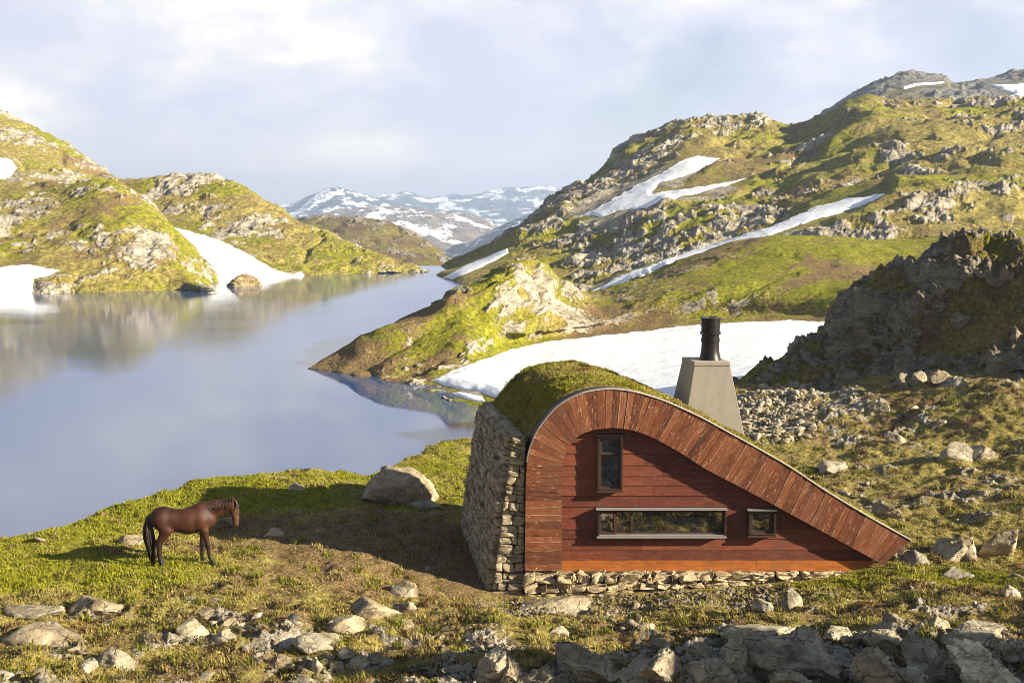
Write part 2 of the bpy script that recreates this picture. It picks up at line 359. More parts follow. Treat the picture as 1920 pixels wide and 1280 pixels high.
def grid_normals(P):
    du = np.gradient(P, axis=1); dv = np.gradient(P, axis=0)
    n = np.cross(du, dv); n /= np.linalg.norm(n, axis=-1, keepdims=True) + 1e-9
    return np.where(n[..., 2:3] < 0, -n, n)
def rail(pts, mode='d'):
    return [at_d(*p) if mode == 'd' else at_z(*p) for p in pts], [p[0] for p in pts]
def resample(pts, n):
    P = np.array([tuple(p) for p in pts]); m = len(P)
    seg = np.linalg.norm(np.diff(np.stack(proj(P), -1), axis=0), axis=1) + 4.0
    t = np.concatenate([[0], np.cumsum(seg)]); t /= t[-1]
    u = np.linspace(0, 1, n); out = np.empty((n, 3))
    for k in range(3):                      # monotone-ish cubic (Hermite with limited tangents)
        y = P[:, k]; dl = np.diff(y) / np.diff(t); mt = np.concatenate([[dl[0]], (dl[1:] + dl[:-1]) / 2, [dl[-1]]])
        for j in range(1, m - 1):
            if dl[j - 1] * dl[j] <= 0: mt[j] = 0
        i = np.clip(np.searchsorted(t, u, 'right') - 1, 0, m - 2); h = t[i + 1] - t[i]; s = (u - t[i]) / h
        out[:, k] = (2 * s**3 - 3 * s**2 + 1) * y[i] + (s**3 - 2 * s**2 + s) * h * mt[i] + (-2 * s**3 + 3 * s**2) * y[i + 1] + (s**3 - s**2) * h * mt[i + 1]
    return out
def shift(pts, dy, dz, dx=0): return [Vector((p[0] + dx, p[1] + dy, p[2] + dz)) for p in pts]
def catmull(A, seglen):
    out = []; n = len(A)
    for i in range(n - 1):
        p0, p1, p2, p3 = A[max(i - 1, 0)], A[i], A[i + 1], A[min(i + 2, n - 1)]
        for t in np.arange(seglen[i]) / seglen[i]:
            m1 = (p2 - p0) * 0.5; m2 = (p3 - p1) * 0.5
            out.append((2 * t**3 - 3 * t**2 + 1) * p1 + (t**3 - 2 * t**2 + t) * m1 * 0.8 + (-2 * t**3 + 3 * t**2) * p2 + (t**3 - t**2) * m2 * 0.8)
    out.append(A[-1]); return np.array(out)
BVHS = {}
def strata(P, s, k=(0.16, 0.16, 0.5), ang=0.5):
    c, sn = math.cos(ang), math.sin(ang)
    x = P[..., 0] * c + P[..., 2] * sn; z = -P[..., 0] * sn + P[..., 2] * c
    return np.stack([x * k[0] / s, P[..., 1] * k[1] / s, z * k[2] / s], -1)
def hill(name, rails, nu, seg, s, mat, big=1.0, rocky=1.0, rockbias=0.0, greenbias=0.0, brown=0.0, snow=(), paint=None, seed=0, anch=None, sm=True, bvstep=2, ang=0.42, kst=(0.15, 0.2, 0.75), ext=(0, 0)):
    if ext[0]: rails = [[Vector((r[0][0] - ext[0] / F * r[0][1], r[0][1], r[0][2] - 0.004 * ext[0] * (r[0][2] > 2)))] + list(r) for r in rails]
    if ext[1]: rails = [list(r) + [Vector((r[-1][0] + ext[1] / F * r[-1][1], r[-1][1], r[-1][2] - 0.004 * ext[1] * (r[-1][2] > 6)))] for r in rails]
    A = [resample(r, nu) for r in rails]; P = catmull(A, seg); off = np.array([seed * 13.1, seed * 7.7, seed * 3.3])
    nv = P.shape[0]; N = grid_normals(P); Q = P + off
    px, py = proj(P); att = np.ones(P.shape[:2])
    for k in snow:
        ins = inside(SNOW[k], px, py); d = edge_dist(SNOW[k], px, py) * np.where(ins, 1, -1)
        att *= 1 - 0.96 * sstep(d, -20, -2)
    b1 = fbm(Q / (26 * s), 4) * 2.2 * s * big
    pt = fbm(strata(Q, s, (0.035, 0.05, 0.11), 0.42), 6, 0.62) * 0.66 + fbm(Q / (5.0 * s) + 40, 5, 0.65) * 0.36 + (1 - N[..., 2]) * 0.35 + rockbias
    rk = sstep(pt, 0.0, 0.34)
    st = (0.35 - ridged(strata(Q, s, kst, ang), 6, 0.55)) * 0.60 * s * rocky * (0.15 + 0.70 * rk)
    kn = (np.maximum(fbm(Q / (6 * s) + 3, 4, 0.55), 0) * 0.35 + 0.30) * s * rocky * (0.1 + 0.9 * rk)
    gul = -np.maximum(0.25 - np.abs(fbm(strata(Q, s, (0.03, 0.05, 0.10), 0.42) + 90, 4)), 0) * 2.8 * s * rocky
    fi = (fbm(Q / (2.0 * s), 4, 0.6) * 0.22 - np.abs(fbm(Q / (3.1 * s) + 70, 3)) * 0.22) * s * rocky * (0.35 + 0.65 * rk) + gul
    D = (b1 * (0.25 + 0.75 * att) + (st + kn + fi) * att)
    if anch is not None: D = D * anch(px, py)
    dirv = N * 0.75 + np.array([0, 0, 0.35]); P = P + dirv * D[..., None]
    N2 = grid_normals(P)
    slope = 1 - N2[..., 2]
    rock = np.clip(0.05 + slope * 0.30 + 0.62 * rk + fbm(Q / (3.5 * s) + 2, 5, 0.62) * 0.26 + st / (0.60 * s) * 0.14, 0, 1)
    green = np.clip(0.50 - slope * 0.25 + fbm(Q / (19 * s) + 8, 6, 0.6) * 0.55 + greenbias - 0.08, 0, 1)
    brn = np.clip(0.22 + fbm(strata(Q, s, (0.05, 0.06, 0.14)) + 31, 6, 0.62) * 0.55 + brown, 0, 1)
    Mk = np.stack([rock, green, brn], -1)
    if paint is not None: Mk = paint(P, px, py, Mk)
    me = raw_mesh(name, P.reshape(-1, 3), grid_faces(nv, nu), sm); set_col(me, 'mask', Mk.reshape(-1, 3))
    o = link(name, me, mat); o['kind'] = 'structure'
    if snow:
        Ps = P[::bvstep, ::bvstep]; a, b = Ps.shape[:2]
        BVHS[name] = BVHTree.FromPolygons(Ps.reshape(-1, 3).tolist(), grid_faces(a, b).tolist())
        for k in snow: SNOW_ON[k] = name
    return o
SNOW_ON = {}

M_T1 = mat_terrain('hill_cover', 3.0); M_TC = mat_terrain('headland_cover', 1.6); M_T2 = mat_terrain('far_hill_cover', 5.0)
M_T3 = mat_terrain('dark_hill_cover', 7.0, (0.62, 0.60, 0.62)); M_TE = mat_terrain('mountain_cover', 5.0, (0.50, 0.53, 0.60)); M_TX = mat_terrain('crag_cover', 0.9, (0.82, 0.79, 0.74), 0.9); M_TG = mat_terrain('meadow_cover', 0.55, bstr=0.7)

# headland across the inlet, with the snow valley in front of it
r1 = [at_z(*p) for p in [(560, 699, -.9), (640, 716, -.6), (720, 732, -.5), (800, 744, -.4), (860, 765, -.25), (930, 775, .1), (1050, 780, .8), (1200, 780, 1.5), (1350, 760, 2.3), (1500, 730, 3.0), (1700, 700, 3.5), (2100, 690, 4.0)]]
r2 = [at_z(*p) for p in [(575, 697, -.3), (650, 698, .15), (720, 706, .25), (810, 712, .25), (900, 675, 1.0), (1000, 648, 1.2), (1100, 632, 1.5), (1250, 615, 2.2), (1400, 604, 2.8), (1540, 604, 3.2), (1700, 600, 4.0), (2100, 590, 5.0)]]
r3 = [at_d(*p) for p in [(585, 695, 85), (660, 672, 84.5), (740, 650, 84), (800, 643, 84.3), (900, 602, 86), (1000, 578, 91), (1100, 590, 96), (1250, 560, 98), (1400, 545, 97), (1540, 535, 95), (1700, 530, 93), (2100, 520, 93)]]
r4 = [at_d(*p) for p in [(592, 694, 86), (660, 655, 86.8), (740, 603, 87), (800, 574, 87.6), (850, 536, 88.6), (900, 520, 90.5), (960, 491, 93), (1010, 489, 96), (1060, 528, 103), (1110, 549, 110), (1200, 523, 114), (1300, 483, 117), (1450, 442, 119), (1550, 440, 119), (1650, 448, 119), (1800, 440, 117), (2100, 430, 117)]]
hill('headland', [r1, r2, r3, r4, shift(r4, 9, -2.0), shift(r4, 24, -12)], 1150, [90, 120, 130, 40, 30], 0.6, M_TC, big=0.7, rocky=0.95, rockbias=-0.14, greenbias=0.10, brown=0.14, snow=('sG', 'sJ'), seed=1, ext=(0, 350), anch=lambda px, py: 1 - 0.6 * sstep(px, 1030, 1110),
     paint=lambda P, px, py, M: np.stack([M[..., 0] - 0.30 * sstep(px, 1060, 1130) + 0.16 * np.exp(-((px - 830) / 70)**2 - ((py - 620) / 40)**2) + 0.06 * np.exp(-((px - 1030) / 25)**2 - ((py - 560) / 60)**2), M[..., 1] + 0.32 * sstep(P[..., 2], 3.0, 6), M[..., 2] + 0.22 * sstep(-P[..., 2], -4.5, -2.0)], -1))
# big slope on the right
d1 = [at_z(790, 513, -.6), at_z(835, 530, -.6)] + [at_d(*p) for p in [(900, 548, 165), (1000, 563, 150), (1110, 565, 140), (1300, 525, 135), (1500, 490, 135), (1700, 480, 135), (2150, 470, 135)]]
d2 = [at_d(*p) for p in [(800, 511, 216), (850, 513, 199), (950, 498, 185), (1060, 480, 180), (1200, 452, 175), (1350, 425, 172), (1550, 385, 170), (1750, 345, 170), (2150, 330, 170)]]
d3 = [at_d(*p) for p in [(812, 507, 228), (900, 473, 230), (1000, 435, 227), (1100, 402, 227), (1250, 352, 226), (1400, 335, 222), (1550, 305, 217), (1750, 268, 215), (2150, 255, 215)]]
d4 = [at_d(*p) for p in [(830, 500, 240), (900, 456, 250), (960, 428, 255), (1020, 391, 262), (1070, 353, 270), (1130, 311, 276), (1200, 261, 281), (1280, 228, 286), (1400, 217, 291), (1490, 238, 286), (1540, 230, 277), (1640, 198, 266), (1750, 196, 263), (1920, 188, 260), (2150, 176, 260)]]
hill('mountainside', [d1, d2, d3, d4, shift(d4, 25, -5), shift(d4, 70, -40)], 1250, [100, 110, 150, 40, 20], 1.15, M_T1, big=1.0, rocky=1.15, rockbias=-0.08, greenbias=0.07, brown=0.08, snow=('sD', 'sE', 'sF'), seed=2, ext=(0, 420),
     paint=lambda P, px, py, M: np.stack([M[..., 0] + 0.35 * np.exp(-((px - 1190) / 150)**2 - ((py - 310) / 75)**2), M[..., 1] + 0.2 * np.exp(-((px - 1250) / 170)**2 - ((py - 440) / 35)**2) , M[..., 2]], -1))
# the high mountain behind it
e0 = [at_d(*p) for p in [(1420, 300, 430), (1600, 270, 430), (1800, 250, 430), (2150, 240, 430)]]
e1 = [at_d(*p) for p in [(1450, 262, 520), (1560, 235, 520), (1700, 190, 520), (1800, 190, 520), (1900, 185, 520), (2150, 178, 520)]]
e2 = [at_d(*p) for p in [(1470, 258, 600), (1510, 238, 600), (1560, 206, 600), (1620, 171, 600), (1700, 140, 600), (1758, 139, 600), (1792, 153, 600), (1830, 152, 600), (1862, 147, 600), (1905, 138, 600), (2150, 125, 600)]]
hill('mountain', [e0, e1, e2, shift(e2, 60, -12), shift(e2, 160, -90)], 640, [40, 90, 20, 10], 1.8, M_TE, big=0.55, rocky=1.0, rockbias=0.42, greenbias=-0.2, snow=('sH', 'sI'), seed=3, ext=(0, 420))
# left shore hills
f1 = [at_z(*p) for p in [(-260, 566, -.6), (-100, 563, -.6), (0, 561, -.6), (100, 559, -.6), (200, 557, -.6), (300, 554, -.6), (402, 547, -.6)]]
f2 = [at_d(*p) for p in [(-260, 470, 176), (-100, 470, 175), (0, 470, 175), (100, 465, 175), (200, 462, 174), (280, 477, 172), (340, 512, 168), (403, 546, 162)]]
f3 = [at_d(*p) for p in [(-260, 320, 218), (-100, 335, 215), (0, 343, 212), (60, 339, 210), (120, 336, 208), (180, 331, 205), (215, 346, 200), (260, 381, 195), (290, 420, 190), (320, 453, 183), (350, 490, 176), (380, 522, 170), (404, 546, 164)]]
hill('shore_hill', [f1, f2, f3, shift(f3, 16, -4), shift(f3, 50, -30)], 720, [110, 130, 30, 16], 0.9, M_T1, big=0.8, rocky=1.0, rockbias=-0.06, greenbias=0.10, brown=0.05, snow=('sA',), seed=4, ext=(420, 0))
g0 = [at_d(*p) for p in [(-260, 380, 240), (0, 380, 242), (120, 380, 246), (280, 385, 252)]]
g1 = [at_d(*p) for p in [(-260, 110, 305), (-100, 175, 302), (0, 226, 300), (60, 250, 298), (120, 283, 294), (170, 313, 290), (215, 331, 285), (290, 360, 280)]]
hill('upper_hill', [g0, g1, shift(g1, 25, -6), shift(g1, 70, -45)], 520, [150, 20, 12], 1.2, M_T1, big=0.6, rocky=0.8, rockbias=0.02, greenbias=0.06, brown=0.1, snow=('sB',), seed=5, ext=(420, 0))
h1 = [at_z(*p) for p in [(150, 542, -.6), (330, 536, -.6), (480, 532, -.6), (570, 525, -.6), (650, 521, -.6), (720, 518, -.6), (790, 515, -.6), (850, 513, -.6)]]
h2 = [at_d(*p) for p in [(150, 440, 226), (330, 432, 228), (450, 447, 222), (570, 481, 214), (700, 502, 212), (790, 512, 214), (850, 510, 218)]]
h3 = [at_d(*p) for p in [(150, 345, 264), (240, 335, 262), (300, 330, 260), (370, 331, 258), (430, 341, 254), (480, 365, 250), (530, 395, 245), (560, 415, 242), (600, 432, 238), (640, 451, 234), (700, 479, 228), (760, 498, 224), (805, 509, 222), (850, 509, 222)]]
hill('ridge_hill', [h1, h2, h3, shift(h3, 18, -4), shift(h3, 55, -30)], 640, [80, 110, 24, 14], 1.0, M_T1, big=0.5, rocky=1.0, rockbias=0.02, greenbias=0.06, brown=0.05, snow=('sC',), seed=6,
     paint=lambda P, px, py, M: np.stack([M[..., 0] + 0.3 * np.exp(-((px - 440) / 90)**2 - ((py - 430) / 35)**2), M[..., 1], M[..., 2]], -1))
j0 = [at_d(*p) for p in [(480, 540, 430), (600, 540, 430), (750, 535, 430), (900, 530, 430)]]
j1 = [at_d(*p) for p in [(480, 430, 600), (575, 408, 600), (640, 406, 600), (700, 412, 600), (750, 427, 600), (800, 453, 600), (848, 488, 600), (900, 505, 600)]]
hill('dark_hill', [j0, j1, shift(j1, 60, -20), shift(j1, 150, -120)], 330, [120, 14, 8], 2.2, M_T3, big=0.35, rocky=0.7, rockbias=0.0, greenbias=-0.05, brown=0.25, seed=7)

# far snowy ranges
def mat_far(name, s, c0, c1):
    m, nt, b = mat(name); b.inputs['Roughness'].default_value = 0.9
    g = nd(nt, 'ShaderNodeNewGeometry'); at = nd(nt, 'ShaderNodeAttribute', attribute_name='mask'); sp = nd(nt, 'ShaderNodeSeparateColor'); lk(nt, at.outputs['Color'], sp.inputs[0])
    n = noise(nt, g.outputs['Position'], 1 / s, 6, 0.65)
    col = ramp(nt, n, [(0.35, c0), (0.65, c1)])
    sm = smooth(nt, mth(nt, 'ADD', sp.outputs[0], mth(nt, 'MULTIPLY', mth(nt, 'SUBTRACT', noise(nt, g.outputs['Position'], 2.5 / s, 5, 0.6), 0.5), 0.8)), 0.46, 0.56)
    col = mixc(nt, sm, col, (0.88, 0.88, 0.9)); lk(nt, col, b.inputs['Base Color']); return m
def far_range(name, ridge, foot, dr, df, s, mt, amp, snowb, seed):
    a = [at_d(x, y, df) for x, y in foot]; b = [at_d(x, y, dr) for x, y in ridge]
    mid = [(p * 0.5 + q * 0.5) for p, q in zip([Vector(v) for v in resample(a, 24)], [Vector(v) for v in resample(b, 24)])]
    mid = [m + Vector((0, 0, (abs(m.z) * 0.04))) for m in mid]
    P = catmull([resample(a, 420), resample(mid, 420), resample(b, 420), resample(shift(b, dr * .12, -60), 420), resample(shift(b, dr * .25, -260), 420)], [50, 60, 14, 8])
    Q = P + seed * 311.0
    r = ridged(Q / (9 * s), 6, 0.52); P = P + np.array([0, 0.3, 1]) * ((r * amp + fbm(Q / (22 * s), 3) * amp * 0.7)[..., None]) * np.linspace(0.6, 1, P.shape[0])[:, None, None]
    px, py = proj(P)
    N = grid_normals(P)
    mk = 0.30 + snowb + fbm(Q / (7.5 * s) * np.array([1, .8, 2.2]) + 4, 5, 0.55) * 0.62 + (P[..., 2:3][..., 0] - P[..., 2].mean()) / (np.ptp(P[..., 2]) + 1) * 0.35
    me = raw_mesh(name, P.reshape(-1, 3), grid_faces(*P.shape[:2])); set_col(me, 'mask', np.stack([np.clip(mk, 0, 1)] * 3, -1).reshape(-1, 3))
    o = link(name, me, mt); o['kind'] = 'structure'
M_F1 = mat_far('far_fell_brown', 25, (0.10, 0.075, 0.06), (0.24, 0.19, 0.15)); M_F2 = mat_far('far_fell_hazed', 30, (0.03, 0.05, 0.085), (0.085, 0.10, 0.13))  # second material: blue of distance haze is put into its rock colours
far_range('far_fell', [(520, 440), (600, 404), (660, 395), (730, 390), (800, 396), (870, 405), (930, 424), (1000, 450), (1100, 470)], [(520, 520), (800, 525), (1100, 520)], 2500, 1700, 9, M_F1, 9, 0.0, 1)
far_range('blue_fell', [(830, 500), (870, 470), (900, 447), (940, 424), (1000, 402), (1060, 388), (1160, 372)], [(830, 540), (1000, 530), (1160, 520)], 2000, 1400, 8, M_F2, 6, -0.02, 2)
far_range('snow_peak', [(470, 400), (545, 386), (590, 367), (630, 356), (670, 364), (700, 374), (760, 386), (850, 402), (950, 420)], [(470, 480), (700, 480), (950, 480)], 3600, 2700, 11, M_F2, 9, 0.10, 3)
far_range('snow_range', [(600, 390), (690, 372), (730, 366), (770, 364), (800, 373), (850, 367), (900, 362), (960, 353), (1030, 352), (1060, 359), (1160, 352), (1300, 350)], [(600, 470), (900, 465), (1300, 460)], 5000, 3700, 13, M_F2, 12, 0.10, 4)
sheet = raw_mesh('valley_ground', [(-5100, 240, -190), (5100, 240, -190), (5100, 6450, -190), (-5100, 6450, -190)], [(0, 1, 2, 3)])
set_col(sheet, 'mask', np.full((4, 3), 0.4)); tag(link('valley_ground', sheet, M_T2), kind='structure')

# ------------------------------------------------------------------ near ground (one height field from the meadow to the shore)
CTRL = [(-200, 1280, 3.9), (0, 1280, 3.85), (300, 1280, 3.75), (600, 1280, 3.7), (900, 1280, 3.85), (1200, 1280, 4.1), (1500, 1280, 4.25), (1800, 1280, 4.3), (2050, 1280, 4.5),
  (0, 1150, 3.7), (300, 1150, 3.65), (600, 1150, 3.5), (800, 1130, 3.3), (1200, 1170, 3.35), (1500, 1160, 3.75), (1800, 1150, 3.95), (2050, 1150, 4.3),
  (340, 1056, 3.5), (100, 1030, 3.45), (450, 1000, 3.5), (700, 1000, 3.45), (0, 1020, 3.4), (140, 985, 3.4), (300, 927, 3.5), (450, 897, 3.55), (540, 884, 3.6), (640, 887, 3.55), (740, 882, 3.5), (800, 842, 3.5), (890, 822, 3.55),
  (1450, 800, 3.9), (1600, 850, 3.8), (1750, 850, 4.0), (1900, 850, 4.3), (1600, 950, 3.65), (1800, 950, 3.9), (1920, 950, 4.2), (1450, 740, 4.2), (1600, 740, 4.6), (1750, 740, 5.0), (1900, 740, 5.4), (2100, 740, 5.2), (1900, 660, 6.2), (2100, 680, 5.6), (1700, 690, 5.2), (1500, 715, 4.4), (1380, 720, 4.2), (1250, 780, 3.7), (1100, 800, 3.55)]
C3 = [at_z(*p) for p in CTRL] + [at_d(*p) for p in [(921, 1112, 26.4), (985, 1114, 26.4), (1150, 1108, 26.4), (1300, 1100, 26.4), (1450, 1088, 26.4), (1560, 1078, 26.4), (1660, 1060, 26.3), (1720, 1045, 26.6), (1900, 1058, 26.5), (868, 975, 31.8)]]
C3 += [Vector(p) for p in [(0, 14, 5.0), (-8, 13, 5.2), (7, 14, 5.2), (0, 5, 8.8), (-10, 4, 8.5), (12, 5, 9.2), (-25, 20, 3.5), (-30, 8, 6), (28, 25, 6), (34, 40, 8), (26, 10, 8.6)]]
CX = np.array([tuple(p) for p in C3])
def _tps(r2): return np.where(r2 > 1e-9, r2 * np.log(r2 + 1e-9), 0)
_K = _tps(((CX[:, None, :2] - CX[None, :, :2])**2).sum(-1)) + np.eye(len(CX)) * 2.0
_Pm = np.concatenate([np.ones((len(CX), 1)), CX[:, :2]], 1); _n = len(CX)
_S = np.linalg.solve(np.block([[_K, _Pm], [_Pm.T, np.zeros((3, 3))]]), np.concatenate([CX[:, 2], np.zeros(3)]))
def base_z(x, y):
    x = np.asarray(x, np.float64); y = np.asarray(y, np.float64); r = _S[_n] + _S[_n + 1] * x + _S[_n + 2] * y
    for i in range(_n): r = r + _S[i] * _tps((x - CX[i, 0])**2 + (y - CX[i, 1])**2)
    return r
CREST = [at_z(*p) for p in [(-400, 1085, 3.2), (-200, 1062, 3.3), (0, 1022, 3.4), (60, 1014, 3.4), (140, 986, 3.4), (240, 951, 3.45), (300, 928, 3.5), (370, 908, 3.5), (450, 897, 3.55), (540, 884, 3.6), (640, 886, 3.55), (690, 896, 3.5), (740, 880, 3.5), (770, 860, 3.5), (800, 842, 3.5), (850, 827, 3.55), (890, 822, 3.55), (1000, 810, 3.6), (1100, 800, 3.55), (1250, 780, 3.7), (1380, 722, 4.2), (1500, 715, 4.4), (1700, 690, 5.2)]]
CU = np.array([p.x / p.y for p in CREST]); CY = np.array([p.y for p in CREST])
us = np.concatenate([np.linspace(-1.7, -0.5, 60, endpoint=False), np.linspace(-0.5, 0.5, 1080), np.linspace(0.5, 1.9, 90)[1:]])
ys = np.exp(np.linspace(math.log(4.0), math.log(15.0), 60, endpoint=False)); ys = np.concatenate([ys, np.exp(np.linspace(math.log(15.0), math.log(74.0), 860))])
Ug, Yg = np.meshgrid(us, ys); Xg = Ug * Yg
yc = np.interp(Ug, CU, CY); ye = np.minimum(Yg, yc); Zb = base_z(Ug * ye, ye)
sover = Yg - yc
floor_ = np.interp(Ug, [-.03, 0.0, .06, .12, .2, .3], [-1.4, -.3, .5, 1.3, 2.6, 3.2])
dropv = np.where(sover > 0, (np.sqrt(sover**2 + 1.2) - 1.095) * 0.62, 0)
Zb = np.maximum(Zb - dropv, floor_ - 0.02 * np.maximum(sover, 0))
# rise to the right of the view, out of frame, that shades the near rocks
Zb += (6.0 + 1.2 * fbm(np.stack([Xg / 1.6, Yg / 1.6, Xg * 0], -1), 4)) * np.exp(-(((Xg - 18.5) / 4.6)**2 + ((Yg - 13.6) / 2.5)**2))
PG = np.stack([Xg, Yg, np.zeros_like(Xg)], -1)
def blob(px, py, z, rx, ry):
    c = at_z(px, py, z); return np.exp(-((Xg - c.x) / rx)**2 - ((Yg - c.y) / ry)**2)
flat = np.exp(-(np.maximum(np.abs(Xg - 4.0) - 4.6, 0) / 0.8)**2 - (np.maximum(np.abs(Yg - 29.0) - 2.7, 0) / 0.5)**2)
hor = at_z(340, 1056, 3.5); calm = np.exp(-((Xg - hor.x) / 1.6)**2 - ((Yg - hor.y) / 1.1)**2)
near_rough = sstep(-Yg, -25.5, -21.5)
slope_r = sstep(Xg, 7.5, 12) * sstep(Yg, 27, 32)
rk = 0.14 + fbm(PG / 1.6 + 3, 6, 0.62) * 0.45 + 0.12 * near_rough + 0.30 * slope_r * (fbm(PG / 6.0 + 9, 3) + 0.4) - 0.5 * blob(300, 960, 3.5, 7, 4.5) - 0.35 * blob(60, 1060, 3.5, 5, 2.5) - 0.25 * blob(650, 1080, 3.5, 4, 2.0)
rk += 0.45 * blob(1460, 770, 4.1, 3.0, 3.2) + 0.4 * blob(1330, 1270, 4.2, 4.5, 2.2) + 0.35 * blob(1750, 1270, 4.3, 3.5, 2.4) + 0.25 * blob(500, 1210, 3.7, 3.6, 2.0)
rk = rk * (1 - 0.8 * flat) - 0.3 * calm
rkm = sstep(rk, 0.35, 0.75)
D = fbm(PG / 3.2 + 1, 3) * 0.17 + fbm(PG / 1.05 + 7, 3) * 0.11 + fbm(PG / 0.33 + 2, 3) * 0.045 + np.abs(fbm(PG / 0.14, 2)) * 0.016
D += rkm * (ridged(strata(PG + 40, 0.16, (0.2, 0.34, 0.5)), 5) * 0.16 + 0.05)
D += 0.16 * slope_r * fbm(PG / 2.4 + 60, 4) + 0.25 * near_rough * np.maximum(fbm(PG / 1.7 + 80, 4), -0.1)
D *= (1 - 0.85 * flat) * (1 - 0.75 * calm)
ZG = Zb + D
PG = np.stack([Xg, Yg, ZG], -1)
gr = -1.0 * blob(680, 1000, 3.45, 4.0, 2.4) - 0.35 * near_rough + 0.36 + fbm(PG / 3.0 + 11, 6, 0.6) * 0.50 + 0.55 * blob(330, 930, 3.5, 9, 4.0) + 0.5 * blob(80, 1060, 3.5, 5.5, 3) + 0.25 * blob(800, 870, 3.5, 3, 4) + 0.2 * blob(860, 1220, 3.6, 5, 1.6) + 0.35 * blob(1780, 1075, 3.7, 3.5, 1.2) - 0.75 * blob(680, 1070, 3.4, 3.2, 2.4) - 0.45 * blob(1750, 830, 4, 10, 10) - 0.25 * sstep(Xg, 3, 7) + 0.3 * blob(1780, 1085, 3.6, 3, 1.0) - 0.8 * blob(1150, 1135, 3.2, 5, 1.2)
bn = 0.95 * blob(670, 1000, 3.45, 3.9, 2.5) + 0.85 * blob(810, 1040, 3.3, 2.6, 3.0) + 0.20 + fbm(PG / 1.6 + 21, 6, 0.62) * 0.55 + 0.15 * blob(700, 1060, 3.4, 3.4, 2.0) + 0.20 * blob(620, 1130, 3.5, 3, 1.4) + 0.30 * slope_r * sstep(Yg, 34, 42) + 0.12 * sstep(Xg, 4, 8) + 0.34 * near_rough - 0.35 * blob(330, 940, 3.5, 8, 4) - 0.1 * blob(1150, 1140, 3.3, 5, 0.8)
GM = np.stack([np.clip(rk, 0, 1), np.clip(gr, 0, 1), np.clip(bn, 0, 1)], -1)
me = raw_mesh('ground', PG.reshape(-1, 3), grid_faces(*Xg.shape)); set_col(me, 'mask', GM.reshape(-1, 3))
tag(link('ground', me, M_TG), kind='structure')
_lY = np.log(ys)
def glook(A, x, y):
    u = np.asarray(x) / np.asarray(y); fi = np.interp(u, us, np.arange(len(us))); fj = np.interp(np.log(y), _lY, np.arange(len(ys)))
    i = np.clip(fi.astype(int), 0, len(us) - 2); j = np.clip(fj.astype(int), 0, len(ys) - 2); a = fi - i; b = fj - j
    if A.ndim == 3: a = a[..., None]; b = b[..., None]
    return A[j, i] * (1 - a) * (1 - b) + A[j, i + 1] * a * (1 - b) + A[j + 1, i] * (1 - a) * b + A[j + 1, i + 1] * a * b
def gz(x, y): return float(glook(ZG, np.array([x]), np.array([y]))[0])
def on_ground(px, py):                    # where the line of sight through a pixel meets the near ground
    r = ray(px, py); prev = None
    for y in np.arange(9.0, 72.0, 0.05):
        p = Vector((0, 0, CZ)) + r * (y / r.y)
        if p.z <= gz(p.x, p.y): return Vector((p.x, p.y, gz(p.x, p.y)))
    return at_z(px, py, 3.6)
# the hillside the photograph is taken from
xx, yy = np.meshgrid(np.linspace(-90, 90, 160), np.linspace(-110, 5.2, 140))
zz = np.where(yy > 4.0, glook(ZG, xx, np.maximum(yy, 4.0)) - 0.3, 0)
hb = 9.0 + 0.13 * np.maximum(-yy, 0) ** 0.98 + 1.6 * fbm(np.stack([xx / 25, yy / 25, xx * 0], -1), 4)
wgt = sstep(-yy, -5.2, 10); zz = np.where(wgt > 0, base_z(np.clip(xx, -9, 9), np.clip(yy, 4.5, 6)) * (1 - wgt) + hb * wgt, zz) - 0.25
zz = np.minimum(zz, 10.2 + 0.15 * np.maximum(-yy, 0)) - 0.14 * np.maximum(-xx - 12, 0) * 0.9
Ph = np.stack([xx, yy, zz], -1); me = raw_mesh('hillside', Ph.reshape(-1, 3), grid_faces(*xx.shape))
set_col(me, 'mask', np.stack([np.clip(0.3 + fbm(Ph / 6, 4) * .5, 0, 1), np.clip(0.55 + fbm(Ph / 9 + 4, 3) * .4, 0, 1), np.clip(0.25 + fbm(Ph / 7 + 8, 3) * .4, 0, 1)], -1).reshape(-1, 3))
tag(link('hillside', me, M_T1), kind='structure')

# dark crag on the right: its face looks left, away from the sun
c1 = [at_d(*p) - Vector((0, 0, 1.0)) for p in [(1330, 735, 50), (1400, 727, 48.8), (1480, 722, 47.8), (1560, 715, 46.8), (1650, 705, 46), (1740, 690, 45), (1830, 675, 44), (1920, 655, 43), (2200, 640, 39)]]
c2 = [at_d(*p) for p in [(1345, 732, 52), (1420, 708, 51), (1500, 680, 50.3), (1580, 650, 49.4), (1660, 625, 48.5), (1740, 610, 47.5), (1830, 600, 46.3), (1920, 585, 45), (2050, 640, 43), (2200, 670, 41)]]
c3 = [at_d(*p) for p in [(1360, 728, 54), (1440, 690, 54), (1500, 664, 54), (1530, 632, 53.5), (1560, 592, 53), (1600, 548, 52.4), (1640, 514, 51.8), (1700, 502, 51.2), (1760, 482, 50.6), (1800, 462, 50), (1832, 450, 49.5), (1870, 462, 49), (1920, 462, 48.4), (1990, 520, 47), (2080, 610, 45.5), (2200, 650, 44)]]
hill('crag', [c1, c2, c3, shift(c3, 5, -1.0, 3), shift(c3, 14, -9, 8)], 680, [130, 230, 30, 20], 0.34, M_TX, big=0.6, rocky=2.2, rockbias=0.16, greenbias=-0.02, brown=0.16, ang=1.15, kst=(0.10, 0.10, 0.36), seed=9, sm=True)

